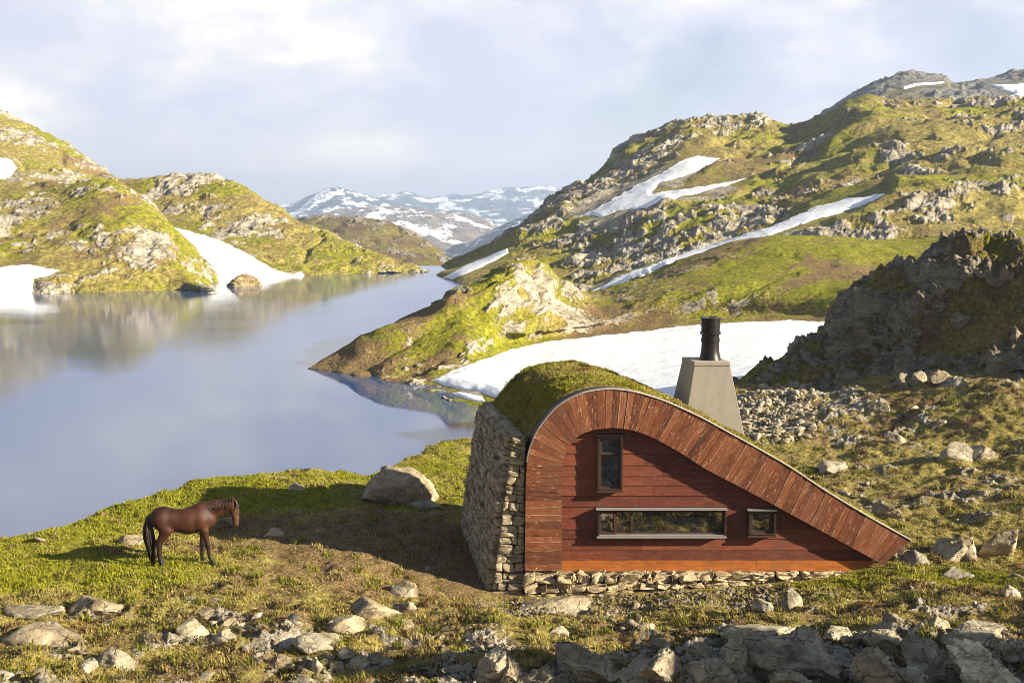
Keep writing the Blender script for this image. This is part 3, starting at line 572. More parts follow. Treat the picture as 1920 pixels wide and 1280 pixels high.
# ------------------------------------------------------------------ water
def _water():
    m, nt, b = mat('lake_water'); b.inputs['Base Color'].default_value = (0.034, 0.074, 0.185, 1); b.inputs['Roughness'].default_value = 0.04
    b.inputs['IOR'].default_value = 1.45; b.inputs['Specular IOR Level'].default_value = 0.5
    g = nd(nt, 'ShaderNodeNewGeometry'); pos = g.outputs['Position']
    a = noise(nt, mapping(nt, pos, (1.0, 0.55, 1)), 2.6, 4, 0.6); c = noise(nt, mapping(nt, pos, (1, 0.4, 1)), 0.35, 3, 0.5)
    calm = smooth(nt, noise(nt, mapping(nt, pos, (0.5, 1.2, 1)), 0.03, 3, 0.5), 0.38, 0.62)
    vd = nd(nt, 'ShaderNodeVectorMath', operation='DISTANCE'); lk(nt, pos, vd.inputs[0]); vd.inputs[1].default_value = (-3.0, 70, 0)
    shel = smooth(nt, vd.outputs['Value'], 4, 50, 0.15, 1.0)
    lk(nt, smooth(nt, noise(nt, mapping(nt, pos, (0.35, 1.3, 1)), 0.06, 4, 0.6), 0.35, 0.65, 0.025, 0.085), b.inputs['Roughness'])
    calm = mth(nt, 'MULTIPLY', calm, shel)
    bump(nt, b, mth(nt, 'MULTIPLY', mth(nt, 'ADD', a, mth(nt, 'MULTIPLY', c, 0.8)), mth(nt, 'ADD', mth(nt, 'MULTIPLY', shel, 0.35), mth(nt, 'MULTIPLY', calm, 0.75))), 0.22, 0.05); return m
wm = raw_mesh('lake', [(-330, 24, 0), (140, 24, 0), (140, 238, 0), (-330, 238, 0)], [(0, 1, 2, 3)])
tag(link('lake', wm, _water()), kind='structure')

# ------------------------------------------------------------------ snow patches laid on the terrain
M_SN1 = mat_snow('old_snow', 1.0); M_SN2 = mat_snow('far_snow', 3.0)
def snow_patch(key, step, T, mt, label, nz=2.5, edge=10.0):
    poly = SNOW[key]; bv = BVHS[SNOW_ON[key]]; X = [p[0] for p in poly]; Y = [p[1] for p in poly]
    gx = np.arange(min(X) - 2, max(X) + 2, step); gy = np.arange(min(Y) - 2, max(Y) + 2, step * 0.7)
    A, B = np.meshgrid(gx, gy); ins = inside(poly, A, B); ed = edge_dist(poly, A, B) * np.where(ins, 1, -1)
    n = fbm(np.stack([A / 22, B / 11, A * 0 + X[0]], -1), 4) * nz; e = ed + n; ok = e > 0
    Tt = np.full(A.shape, np.nan)
    for i, j in zip(*np.nonzero(ok)):
        r = ray(A[i, j], B[i, j]).normalized(); h = bv.ray_cast(Vector((0, 0, CZ)), r)
        if h[0] is not None: Tt[i, j] = h[3]
    for _ in range(6):                      # soften the bed
        s_ = np.zeros_like(Tt); c_ = np.zeros_like(Tt)
        for di in (-1, 0, 1):
            for dj in (-1, 0, 1):
                q = np.roll(np.roll(Tt, di, 0), dj, 1); g_ = ~np.isnan(q); s_[g_] += q[g_]; c_[g_] += 1
        Tt = np.where(np.isnan(Tt), np.nan, s_ / np.maximum(c_, 1))
    idx = np.full(A.shape, -1); V = []
    for i, j in zip(*np.nonzero(~np.isnan(Tt))):
        r = ray(A[i, j], B[i, j]).normalized(); p = Vector((0, 0, CZ)) + r * Tt[i, j]
        th = T * (min(1, e[i, j] / edge) ** 0.6 * 1.0 - 0.12)
        idx[i, j] = len(V); V.append((p.x, p.y, p.z + th))
    a, b, c, d = idx[:-1, :-1], idx[:-1, 1:], idx[1:, 1:], idx[1:, :-1]
    k_ = (a >= 0) & (b >= 0) & (c >= 0) & (d >= 0); Fq = np.stack([d[k_], c[k_], b[k_], a[k_]], -1)
    me = raw_mesh('snow_patch', V, Fq); tag(link('snow_patch', me, mt), label, 'snow patch', 'old snow patches on the slopes')
snow_patch('sG', 2.2, 0.28, M_SN1, 'broad white snowfield in the hollow behind the turf roof and chimney', 2.0, 14)
snow_patch('sJ', 1.5, 0.10, M_SN1, 'small thin snow remnant by the inlet just under the big snowfield edge', 1.0, 5)
snow_patch('sA', 1.6, 0.28, M_SN2, 'snow bank reaching the water at the left edge of the lake', 2.0)
snow_patch('sB', 1.6, 0.28, M_SN2, 'small snow patch high on the hill at the left edge', 2.0)
snow_patch('sC', 1.6, 0.28, M_SN2, 'large wedge of snow running down between two hills to the far lake shore', 2.2)
snow_patch('sD', 1.5, 0.28, M_SN2, 'narrow snow patch above the far right end of the lake', 1.2, 6)
snow_patch('sE', 1.6, 0.28, M_SN2, 'forked snow patch under the rocky knoll on the right mountainside', 2.6)
snow_patch('sF', 1.6, 0.28, M_SN2, 'long slanting snow streak across the middle of the right mountainside', 2.4, 7)
snow_patch('sH', 1.6, 1.2, M_SN2, 'snow field near the summit of the highest mountain on the right', 2.0)
snow_patch('sI', 1.3, 0.8, M_SN2, 'thin strip of snow just under the peak of the highest mountain', 0.8, 3)

# ------------------------------------------------------------------ stones (shapes shared by walls, rocks and rubble)
_ICO = {}
def ico(sub):
    if sub not in _ICO:
        bm = bmesh.new(); bmesh.ops.create_icosphere(bm, subdivisions=sub, radius=1.0)
        _ICO[sub] = (np.array([v.co[:] for v in bm.verts]), np.array([[v.index for v in f.verts] for f in bm.faces])); bm.free()
    return _ICO[sub]
def rock_shape(seed, sub=4, cuts=13, rough=0.05, flat=0.0, dmin=0.34):
    r = np.random.default_rng(seed); V, Fc = ico(sub); V = V.copy()
    for c in range(cuts):
        n = r.normal(size=3); n[2] += flat * (1 if n[2] > 0 else -1); n /= np.linalg.norm(n); d = r.uniform(dmin, 0.74)
        h = V @ n; V -= np.outer(np.maximum(h - d, 0), n)
    V /= np.abs(V).max(0)
    off = r.uniform(0, 50, 3)
    nr = V / (np.linalg.norm(V, axis=1)[:, None] + 1e-6)
    V = V + nr * (fbm(V * 1.4 + off, 4) * rough * 1.3 - ridged(V * np.array([2.2, 2.2, 4.5]) + off, 5, 0.6) * rough * 1.5 - np.maximum(0.06 - np.abs(perlin(V * 1.7 + off + 5)), 0) * 1.3)[:, None]
    return V, Fc

def stones_on_patch(vs, fs, c, rows, wmean, prot, r, irregular=0.25, depth=0.12):
    # c: corner points bottom-left, bottom-right, top-right, top-left seen from outside
    BL, BR, TR, TL = [np.array(tuple(p)) for p in c]
    nrm = np.cross(BR - BL, TL - BL); nrm /= np.linalg.norm(nrm)
    edges = np.cumsum(np.concatenate([[0], r.uniform(0.45, 1.7, rows)])); edges /= edges[-1]
    V0, F0 = ico(3)
    S = np.sign(V0) * np.abs(V0) ** 0.30; S /= np.abs(S).max(0)
    def pt(u, v): return (BL * (1 - u) + BR * u) * (1 - v) + (TL * (1 - u) + TR * u) * v
    for k in range(rows):
        v0, v1 = edges[k], edges[k + 1]; vm = (v0 + v1) / 2
        Wd = np.linalg.norm(pt(1, vm) - pt(0, vm)); u = 0.0
        while u < 0.995:
            w = wmean * r.uniform(0.4, 1.9) / Wd; u1 = min(1, u + w)
            if 1 - u1 < 0.45 * wmean / Wd: u1 = 1.0
            um = (u + u1) / 2; cx = pt(um, vm); ax = pt(u1, vm) - pt(u, vm); ay = pt(um, v1) - pt(um, v0)
            dep = depth * r.uniform(0.8, 1.2)
            q = S * np.array([0.485, 0.47, 1.0]); off = r.uniform(0, 99, 3)
            q = q + fbm(q * 1.8 + off, 3)[:, None] * np.array([0.09, 0.13, 0.35]) * (irregular / 0.25)
            sk = r.normal(0, 0.06) * irregular / 0.25; q[:, 1] += q[:, 0] * sk; q[:, 0] += q[:, 1] * r.normal(0, 0.10)
            P = cx + np.outer(q[:, 0], ax) + np.outer(q[:, 1], ay) + np.outer(q[:, 2] * dep + r.uniform(-0.02, prot), nrm)
            b = sum(len(x) for x in vs); vs.append(P); fs.append(F0 + b); u = u1
def build_stones(name, vs, fs, mt, parent):
    me = raw_mesh(name, np.concatenate(vs), np.concatenate(fs), True); return link(name, me, mt, parent)

# ------------------------------------------------------------------ the hut
DF = 26.25; DW = DF + 0.25; SH = Vector((-0.98, 4.5, 0))
hut = empty('hut', at_d(1300, 1080, DF)); HB = hut.location.copy()
tag(hut, 'small mountain hut with curved turf roof, red boarded gable and dry stone side wall', 'hut')
def W2(o):                                # keep world coordinates under the empty
    o.parent = hut; o.matrix_parent_inverse = Matrix_T; return o
from mathutils import Matrix
Matrix_T = Matrix.Translation(-HB)
def hb(mb, name, mt, parent=None, **k):
    o = mb.build(name, mt, None, **k)
    if parent is None: W2(o)
    else: o.parent = parent
    return o
OUT = [(984, 1070), (985, 980), (986.5, 895), (991, 851), (1004, 816), (1024, 786), (1050, 759), (1085, 740), (1120, 731.5), (1155, 730), (1190, 735), (1234, 747.5), (1277, 765), (1321, 786), (1365, 810), (1409, 834), (1480, 875), (1553, 923), (1637, 973), (1709, 1013)]
INN = [(1053, 1070), (1053, 980), (1053, 893), (1055, 868), (1061, 849), (1070, 832), (1085, 818), (1102, 809), (1125, 804), (1150, 802), (1178, 805), (1207, 813), (1241, 829), (1280, 851), (1322, 878), (1367, 902), (1447, 944), (1522, 985), (1608, 1032), (1656, 1058)]
def spl(pts, t):
    n = len(pts) - 1; x = min(max(t, 0), n - 1e-6); i = int(x); s = x - i
    p0, p1, p2, p3 = [np.array(pts[min(max(j, 0), n)]) for j in (i - 1, i, i + 1, i + 2)]
    m1 = (p2 - p0) / 2; m2 = (p3 - p1) / 2
    if i == 0: m1 = p2 - p1
    return tuple((2 * s**3 - 3 * s**2 + 1) * p1 + (s**3 - 2 * s**2 + s) * m1 + (-2 * s**3 + 3 * s**2) * p2 + (s**3 - s**2) * m2)
o3 = [at_d(*p, DF) for p in OUT]; i3 = [at_d(*p, DF) for p in INN]
def oc(t): return Vector(spl([tuple(p) for p in o3], t))
def ic(t): return Vector(spl([tuple(p) for p in i3], t))
NT = len(OUT) - 1
# arc length along the band
ts = np.linspace(0, NT, 800); al = np.concatenate([[0], np.cumsum([((oc(a) + ic(a)) / 2 - (oc(b) + ic(b)) / 2).length for a, b in zip(ts[1:], ts[:-1])])])
YV = Vector((0, 1, 0))
# roof shell
mb = MB(); K = 90; tt = np.interp(np.linspace(0, al[-1], K), al, ts); ring = []
for t in tt:
    a, b = oc(t), ic(t); f = Vector((0, 0.06, 0)); ring.append([a + f, b + f, b + SH, a + SH])
vs = [p for q in ring for p in q]; fs = []
for i in range(K - 1):
    for j in range(4): fs.append((i * 4 + j, i * 4 + (j + 1) % 4, (i + 1) * 4 + (j + 1) % 4, (i + 1) * 4 + j))
fs += [(0, 1, 2, 3), tuple((K - 1) * 4 + j for j in (3, 2, 1, 0))]; mb.add(vs, fs, (0.3, 0.5, 0.5)); hb(mb, 'roof_shell', M_FRAME)
# fascia boards
mb = MB(); s = 0.0; br_ = np.random.default_rng(5)
while s < al[-1] - 0.02:
    w = br_.uniform(0.11, 0.21); e = min(s + w, al[-1])
    if al[-1] - e < 0.12: e = al[-1]
    t0 = np.interp(s + 0.004, al, ts); t1 = np.interp(e - 0.004, al, ts); id_ = br_.uniform(0, 1); dy = br_.uniform(0, 0.012)
    f = Vector((0, dy, 0)); g = Vector((0, 0.075, 0)); L = 1.0
    p = [oc(t0) + f, ic(t0) + f, ic(t1) + f, oc(t1) + f]; q = [x - f + g for x in p]
    u0 = s * 0; mb.hexa(p + q, [(id_, 0, 0), (id_, 0, .8), (id_, w, .8), (id_, w, 0)] * 2); s = e
hb(mb, 'fascia', M_FASCIA)
# pale metal edge along the arch
mb = MB(); n_ = 0; vs = []; fs = []
tt2 = np.linspace(2.6, NT, 120)
for t in tt2:
    a = oc(t); d = (a - ic(t)).normalized()
    for (h, y) in ((0.0, -0.015), (0.018, -0.012), (0.018, 0.12), (0.0, 0.12)): vs.append(a + d * h + YV * y)
for i in range(119):
    for j in range(4): fs.append((i * 4 + j, i * 4 + (j + 1) % 4, (i + 1) * 4 + (j + 1) % 4, (i + 1) * 4 + j))
fs += [(0, 1, 2, 3), (479, 478, 477, 476)]; mb.add(vs, fs); hb(mb, 'roof_edge', M_TRIM)
# same edge on the rear arch
mb = MB(); vs = [v + SH + Vector((0, -0.1, 0)) for v in vs]; mb.add(vs, fs); hb(mb, 'roof_edge', M_SASH)
# turf
TN, TD = 260, 150; ta = np.linspace(2.9, NT - 0.05, TN); T3 = np.array([tuple(oc(t)) for t in ta]); Td = np.array([tuple((oc(t) - ic(t)).normalized()) for t in ta])
dv = np.linspace(0.10, 0.985, TD); G = T3[None] + np.array(tuple(SH))[None, None] * dv[:, None, None]
prof = 0.015 + 0.055 * sstep(dv, 0.10, 0.20)[:, None] * np.ones(TN)[None]; prof *= 1 - 0.55 * sstep(dv, 0.93, 0.985)[:, None]
hh = prof + (fbm(G * 1.3, 4) * 0.05 + fbm(G * 5.0, 4) * 0.035 + np.abs(fbm(G * 14, 2)) * 0.02) * sstep(dv, 0.10, 0.18)[:, None]
lowl = sstep(-ta, -5.2, -2.9)[None, :]                    # thicker fringe hanging over the stone wall
Gt = G + Td[None] * hh[..., None] + np.array([-0.12, 0, -0.10]) * lowl[..., None] * sstep(dv, 0.1, 0.2)[:, None, None]
Gn = grid_normals(Gt)
sk0 = Gt[0] - Td * 0.12; sk1 = Gt[-1] - Td * 0.14
GG = np.concatenate([sk0[None], Gt, sk1[None]], 0)
me = raw_mesh('turf', GG.reshape(-1, 3), grid_faces(*GG.shape[:2]))
gm = np.stack([np.full(GG.shape[:2], 0.0), np.clip(0.52 + fbm(GG * 0.9, 4) * 0.5, 0, 1), np.clip(0.34 + fbm(GG * 1.4 + 9, 4) * 0.6, 0, 1)], -1)
set_col(me, 'mask', gm.reshape(-1, 3)); turf = link('turf', me, M_TG); W2(turf)
# boarded gable wall
mid = [(oc(t) * 0.45 + ic(t) * 0.55) for t in np.linspace(0, NT, 300)]
def xr(z):
    xs = []
    for a, b in zip(mid[:-1], mid[1:]):
        if (a.z - z) * (b.z - z) < 0: k_ = (z - a.z) / (b.z - a.z); xs.append(a.x + k_ * (b.x - a.x))
    return (min(xs), max(xs)) if len(xs) > 1 else ((xs[0], mid[-1].x - max(0, mid[-1].z - z) * 1.2 + 0.02) if xs else None)
zt = max(p.z for p in mid) - 0.04; z_base0 = at_d(1100, 1076, DW).z; z_base1 = at_d(1100, 1049, DW).z
mb = MB(); z = z_base1; row = 0
while z < zt - 0.03:
    h = br_.uniform(0.22, 0.29); z1 = min(z + h, zt); a, b = xr(z + 0.005), xr(z1 - 0.005)
    if a and b:
        cuts_ = [0.0] + sorted(br_.uniform(0.2, 0.8, 1 if row % 2 else 2)) + [1.0]
        for c0, c1 in zip(cuts_[:-1], cuts_[1:]):
            id_ = br_.uniform(0, 1); g_ = 0.006; l0 = a[0] * (1 - c0) + a[1] * c0 + g_ * .3; l1 = a[0] * (1 - c1) + a[1] * c1 - g_ * .3
            m0 = b[0] + (l0 - a[0]) * 1.0 if c0 == 0 else min(max(l0, b[0]), b[1]); m1 = min(max(l1, b[0]), b[1])
            if c1 == 1: m1 = b[1]
            if m1 - m0 < 0.01 and l1 - l0 < 0.01: continue
            m1 = max(m1, m0 + 0.002)
            p = [Vector((l0, DW - 0.018, z + g_)), Vector((l1, DW - 0.018, z + g_)), Vector((m1, DW, z1 - 0.002)), Vector((m0, DW, z1 - 0.002))]
            q = [Vector((v.x, DW + 0.05, v.z)) for v in p]
            mb.hexa(p + q, [(id_, 0, l0), (id_, 0, l1), (id_, h, m1), (id_, h, m0)] * 2)
    z = z1; row += 1
hb(mb, 'cladding', M_CLAD)
mb = MB(); mb.add([Vector((p.x, DW + 0.055, p.z)) for p in mid] + [], [tuple(range(len(mid)))]); hb(mb, 'sheathing', M_DARK)
mb = MB(); mb.add([p + SH - Vector((0, 0.2, 0)) for p in mid], [tuple(reversed(range(len(mid))))]); hb(mb, 'rear_wall', M_CLAD)
mb = MB(); x0 = at_d(1050, 1060, DW).x; xe = at_d(1635, 1073, DW).x
xa = [x0, x0 + 2.3, x0 + 4.7, xe]
for k_ in range(3):
    id_ = br_.uniform(0.2, 0.8); top1 = z_base1 - 0.006
    mb.hexa([(xa[k_] + .003, DW - 0.05, z_base0), (xa[k_ + 1] - .003, DW - 0.05, z_base0), (xa[k_ + 1] - .003, DW - 0.05, top1), (xa[k_] + .003, DW - 0.05, top1),
             (xa[k_] + .003, DW + 0.03, z_base0), (xa[k_ + 1] - .003, DW + 0.03, z_base0), (xa[k_ + 1] - .003, DW + 0.03, top1), (xa[k_] + .003, DW + 0.03, top1)],
            [(id_, 0, xa[k_]), (id_, 0, xa[k_ + 1]), (id_, .3, xa[k_ + 1]), (id_, .3, xa[k_])] * 2)
hb(mb, 'base_board', M_BASE)
# windows: boxes that stand out of the wall
def window(x0, y0, x1, y1, kind):
    d = DW - 0.18; a = at_d(x0, y0, d); b = at_d(x1, y1, d); xl, xh, zl, zh = a.x, b.x, b.z, a.z; t = 0.045 if kind == 'long' else 0.06; back = DW + 0.02
    m = MB(); A = lambda: (random.random(), .1, .2)
    yc_ = (d + back) / 2; dd = back - d
    m.box(((xl + xh) / 2, yc_, zh - t / 2), (xh - xl, dd, t), A()); m.box(((xl + xh) / 2, yc_, zl + t / 2), (xh - xl, dd, t), A())
    m.box((xl + t / 2, yc_ + .001, (zl + zh) / 2), (t, dd - .004, zh - zl - 2 * t), A()); m.box((xh - t / 2, yc_ + .001, (zl + zh) / 2), (t, dd - .004, zh - zl - 2 * t), A())
    w = hb(m, 'window', M_FRAME, bevel=0.006)
    def P(mb_, nm, mt, **kk):
        o = mb_.build(nm, mt, None, **kk); o.parent = w; return o
    m = MB(); m.box(((xl + xh) / 2, d - 0.012, zh + 0.006), (xh - xl + 0.06, dd * 0.2, 0.012)); m.box(((xl + xh) / 2, d + dd * .5, zh + 0.010), (xh - xl + 0.05, dd * .79, 0.016)); P(m, 'cover_strip', M_FRAME if kind == 'tall' else M_METAL)
    m = MB(); m.box(((xl + xh) / 2, d + 0.06, zl + t + 0.012), (xh - xl - 2 * t, 0.16, 0.02)); m.box(((xl + xh) / 2, d - 0.012, zl + 0.02), (xh - xl + 0.02, 0.03, 0.05)); P(m, 'sill', M_METAL if kind == 'long' else M_SASH, bevel=0.004)
    gy = d + 0.12; ix0, ix1, iz0, iz1 = xl + t, xh - t, zl + t + 0.02, zh - t
    m = MB(); m.box(((ix0 + ix1) / 2, gy + 0.02, (iz0 + iz1) / 2), (ix1 - ix0 - .002, 0.012, iz1 - iz0 - .002)); P(m, 'pane', M_GLASS)
    def frame(u0, v0, u1, v1, tk, dep, y, nm='sash', mt=M_SASH):
        m = MB(); cx, cz = (u0 + u1) / 2, (v0 + v1) / 2
        m.box((cx, y, v1 - tk / 2), (u1 - u0, dep, tk)); m.box((cx, y, v0 + tk / 2), (u1 - u0, dep, tk))
        m.box((u0 + tk / 2, y, cz), (tk, dep - .004, v1 - v0 - 2 * tk)); m.box((u1 - tk / 2, y, cz), (tk, dep - .004, v1 - v0 - 2 * tk)); P(m, nm, mt, bevel=0.004)
    if kind == 'tall':
        zc = iz1 - (iz1 - iz0) * 0.33
        frame(ix0 + .002, zc, ix1 - .002, iz1 - .002, 0.05, 0.09, gy - 0.01); frame(ix0 + .002, iz0 + .002, ix1 - .002, zc - 0.004, 0.03, 0.07, gy)
    elif kind == 'long':
        xs = ix0 + (ix1 - ix0) * 0.135
        frame(ix0 + .002, iz0 + .002, xs, iz1 - .002, 0.05, 0.10, gy - 0.015)
        frame(xs + .004, iz0 + .002, ix1 - .002, iz1 - .002, 0.028, 0.07, gy)
        for q in (0.265, 0.495):
            m = MB(); m.box((ix0 + (ix1 - ix0) * q, gy, (iz0 + iz1) / 2), (0.045 if q < .3 else 0.022, 0.06, iz1 - iz0 - .066)); P(m, 'mullion', M_SASH)
    else: frame(ix0 + .002, iz0 + .002, ix1 - .002, iz1 - .002, 0.055, 0.09, gy - 0.01)
    return w
window(1120, 817, 1167, 923, 'tall')['label'] = 'tall narrow window with a small top sash'
window(1120, 956, 1361, 1008, 'long')['label'] = 'long low window with grey sill'
window(1404, 957, 1454.5, 1007, 'small')['label'] = 'small square window'
# dry stone side wall: leaning inwards
FBL, FBR, FTR, FTL = at_d(920, 1114, 26.5), at_d(981, 1114, 26.5), at_d(985, 824, 26.5), at_d(960, 817, 26.5)
BBL, BTL = at_d(868, 985, 31.2), at_d(903, 758, 30.9)
FBL.z -= .25; FBR.z -= .25; BBL.z -= .4
BBR, BTR = Vector((BBL.x + 0.8, BBL.y, BBL.z)), Vector((BTL.x + 0.35, BTL.y, BTL.z))
vs = []; fs = []; wr = np.random.default_rng(21)
stones_on_patch(vs, fs, [FBL, FBR, FTR, FTL], 26, 0.24, 0.025, wr, 0.25, 0.13)
stones_on_patch(vs, fs, [BBL, FBL, FTL, BTL], 30, 0.30, 0.045, wr, 0.3, 0.13)
stones_on_patch(vs, fs, [FTL + Vector((0, 0, .0)), FTR, BTR, BTL], 14, 0.22, 0.03, wr, 0.3, 0.08)
sw = build_stones('stone_wall', vs, fs, M_STONE, None); W2(sw)
mb = MB(); ins_ = 0.05; mb.hexa([FBL + Vector((ins_, ins_, 0)), FBR + Vector((0, ins_, 0)), FTR + Vector((0, ins_, -ins_)), FTL + Vector((ins_, ins_, -ins_)), BBL + Vector((ins_, 0, 0)), BBR, BTR - Vector((0, 0, ins_)), BTL + Vector((ins_, 0, -ins_))])
o = mb.build('wall_core', M_MORTAR); o.parent = sw
# plinth of rough stones
pa, pb, pc, pd = at_d(981, 1118, 26.32), at_d(1580, 1084, 26.32), at_d(1580, 1072, 26.32), at_d(981, 1072, 26.32)
pa.z -= .15; pb.z -= .15; vs = []; fs = []
stones_on_patch(vs, fs, [pa, pb, pc, pd], 3, 0.27, 0.04, wr, 0.7, 0.14); pl = build_stones('plinth', vs, fs, M_STONE, None); W2(pl)
mb = MB(); mb.hexa([pa + Vector((0, .06, 0)), pb + Vector((0, .06, 0)), pc + Vector((0, .06, -.02)), pd + Vector((0, .06, -.02)), pa + Vector((0, .6, 0)), pb + Vector((0, .6, 0)), pc + Vector((0, .6, -.02)), pd + Vector((0, .6, -.02))])
o = mb.build('plinth_core', M_MORTAR); o.parent = pl
# chimney
CD = 28.3
f0, f1, f2, f3 = at_d(1283, 800, CD), at_d(1398, 826, CD), at_d(1367.5, 680.5, CD), at_d(1303, 676, CD)
zt_ = (f2.z + f3.z) / 2; f2.z = f3.z = zt_; zb_ = f1.z - 0.25; k_ = (zb_ - f1.z) / (f2.z - f1.z); f1 = f1 + (f2 - f1) * k_; k0 = (zb_ - f0.z) / (f3.z - f0.z); f0 = f0 + (f3 - f0) * k0
dp = Vector((-0.16, 0.95, 0)); bk = [f0 + Vector((-0.28, 1.15, 0)), f1 + Vector((-0.1, 1.15, 0)), f2 + dp, f3 + dp]
mb = MB(); mb.hexa([f0, f1, f2, f3] + bk); ch = hb(mb, 'chimney', M_CONC, bevel=0.012)
cx_, cy_ = (f2.x + f3.x) / 2 + 0.0 - 0.05, CD + 0.45
mb = MB(); e_ = 0.025; mb.box(((f2.x + f3.x) / 2 - 0.08, CD + 0.475, zt_ - 0.045), (0.0, 0.0, 0.0))
mb = MB(); q0 = [f0 + (f3 - f0) * 0.955, f1 + (f2 - f1) * 0.955, f2, f3]; c_ = sum(q0, Vector()) / 4
def ex(v, k=0.014): return Vector((v.x + (k if v.x > c_.x else -k), v.y - k, v.z))
qb = [bk[0] + (bk[3] - bk[0]) * 0.955, bk[1] + (bk[2] - bk[1]) * 0.955, bk[2], bk[3]]
mb.hexa([ex(v) + Vector((0, 0, .004)) for v in q0] + [Vector((v.x + (.014 if v.x > c_.x else -.014), v.y + .014, v.z + .004)) for v in qb]); o = mb.build('chimney_cap', M_CONC, None, bevel=0.008); o.parent = ch
pxm = at_d(1331, 676, CD + 0.45); fx, fy = pxm.x, CD + 0.45
z0 = zt_ - 0.01; S_ = (CD + 0.45) / 2133
def zz_(py): return at_d(1331, py, CD + 0.45).z
mb = MB(); mb.lathe(fx, fy, [(23.5 * S_, zz_(681)), (22.5 * S_, zz_(676)), (19 * S_, zz_(668)), (17.0 * S_, zz_(658)), (16.3 * S_, zz_(648)), (16.3 * S_, zz_(624))]); fl = mb.build('flue_pipe', M_FLUE, None, sm=True); fl.parent = ch
e = fl.modifiers.new('es', 'EDGE_SPLIT'); e.split_angle = R(40)
mb = MB(); mb.lathe(fx, fy, [(17.5 * S_, zz_(640)), (17.5 * S_, zz_(634))]); mb.lathe(fx, fy, [(19.3 * S_, zz_(626)), (19.3 * S_, zz_(622)), (17.3 * S_, zz_(621)), (17.3 * S_, zz_(611)), (18.3 * S_, zz_(610)), (18.3 * S_, zz_(606)), (17.3 * S_, zz_(605.5)), (17.3 * S_, zz_(601)), (18.6 * S_, zz_(600)), (18.6 * S_, zz_(595)), (12 * S_, zz_(594.5)), (11.5 * S_, zz_(598))]); o = mb.build('flue_cap', M_FLUE, None, sm=True); o.parent = ch
e = o.modifiers.new('es', 'EDGE_SPLIT'); e.split_angle = R(30)
for an in (-2.6, -0.5, 0.9, 2.2):
    mb = MB(); mb.box((fx + 19.6 * S_ * math.cos(an), fy + 19.6 * S_ * math.sin(an), zz_(624)), (0.03, 0.03, 0.05)); o = mb.build('clip', M_STEEL, None); o.parent = ch

# ------------------------------------------------------------------ grass blades
def grass_mesh(name, Pts, Nrm, H, colr, mt, blades=3, parent=None, lean=0.5, width=0.011, seed=1):
    r = np.random.default_rng(seed); n = len(Pts); P = np.repeat(Pts, blades, 0); N = np.repeat(Nrm, blades, 0); C = np.repeat(colr, blades, 0); h = np.repeat(H, blades) * r.uniform(0.6, 1.25, n * blades)
    m = n * blades; P = P + r.normal(0, 0.018, (m, 3)) * np.array([1, 1, 0.1]); an = r.uniform(0, 2 * math.pi, m)
    side = np.stack([np.cos(an), np.sin(an), np.zeros(m)], -1); fw = np.stack([-np.sin(an), np.cos(an), np.zeros(m)], -1)
    ln = r.uniform(0.05, lean, m)[:, None]; up = N * 0.5 + np.array([0, 0, 0.5])
    w = (width * r.uniform(0.6, 1.5, m))[:, None]
    tip = P + (up + fw * ln) * h[:, None]; mdp = P + (up * 0.55 + fw * ln * 0.25) * h[:, None]
    b0 = P - side * w - up * 0.01; b1 = P + side * w - up * 0.01; c0 = mdp - side * w * .7; c1 = mdp + side * w * .7
    V = np.stack([b0, b1, c1, c0, tip], 1).reshape(-1, 3); i = np.arange(m)[:, None] * 5
    F3 = np.concatenate([i + np.array([0, 1, 2]), i + np.array([0, 2, 3]), i + np.array([3, 2, 4])], 0)
    me = raw_mesh(name, V, F3, True); set_col(me, 'tint', np.repeat(C * r.uniform(0.7, 1.3, (m, 1)), 5, 0))
    return link(name, me, mt, parent)
def _grassmat():
    m, nt, b = mat('grass_blades'); at = nd(nt, 'ShaderNodeAttribute', attribute_name='tint'); lk(nt, at.outputs['Color'], b.inputs['Base Color']); b.inputs['Roughness'].default_value = 0.7; b.inputs['Specular IOR Level'].default_value = 0.15
    tr = nd(nt, 'ShaderNodeBsdfTranslucent'); lk(nt, at.outputs['Color'], tr.inputs[0]); mx = nd(nt, 'ShaderNodeMixShader'); mx.inputs[0].default_value = 0.25
    o = [n for n in nt.nodes if n.type == 'OUTPUT_MATERIAL'][0]; lk(nt, b.outputs[0], mx.inputs[1]); lk(nt, tr.outputs[0], mx.inputs[2]); lk(nt, mx.outputs[0], o.inputs[0]); return m
M_GRASS = _grassmat()
NG = grid_normals(PG)
def tint_of(mask, r):
    g = np.clip(mask[:, 1] + r.normal(0, 0.16, len(mask)), 0, 1)[:, None]; b = np.clip(mask[:, 2] + r.normal(0, 0.16, len(mask)), 0, 1)[:, None]
    straw = np.array([0.37, 0.295, 0.085]); green = np.array([0.27, 0.26, 0.018]); brn = np.array([0.20, 0.115, 0.035])
    c = straw * (1 - sstep(g, .3, .7)) + green * sstep(g, .3, .7); k = sstep(b, .5, .9); return c * (1 - k) + brn * k
gr_ = np.random.default_rng(12); n_c = 260000
gu = gr_.uniform(-0.485, 0.485, n_c); gy_ = np.exp(gr_.uniform(math.log(17.0), math.log(56), n_c)); gx_ = gu * gy_
mk = glook(GM, gx_, gy_); cl = fbm(np.stack([gx_ / 0.9, gy_ / 0.9, gx_ * 0], -1), 3)
keep = (mk[:, 0] + cl * 0.25 < 0.42 + gr_.uniform(-.1, .1, n_c)) & (gr_.uniform(0, 1, n_c) > 0.8 * mk[:, 2] + .02) & (gy_ < np.interp(gu, CU, CY) + 3)
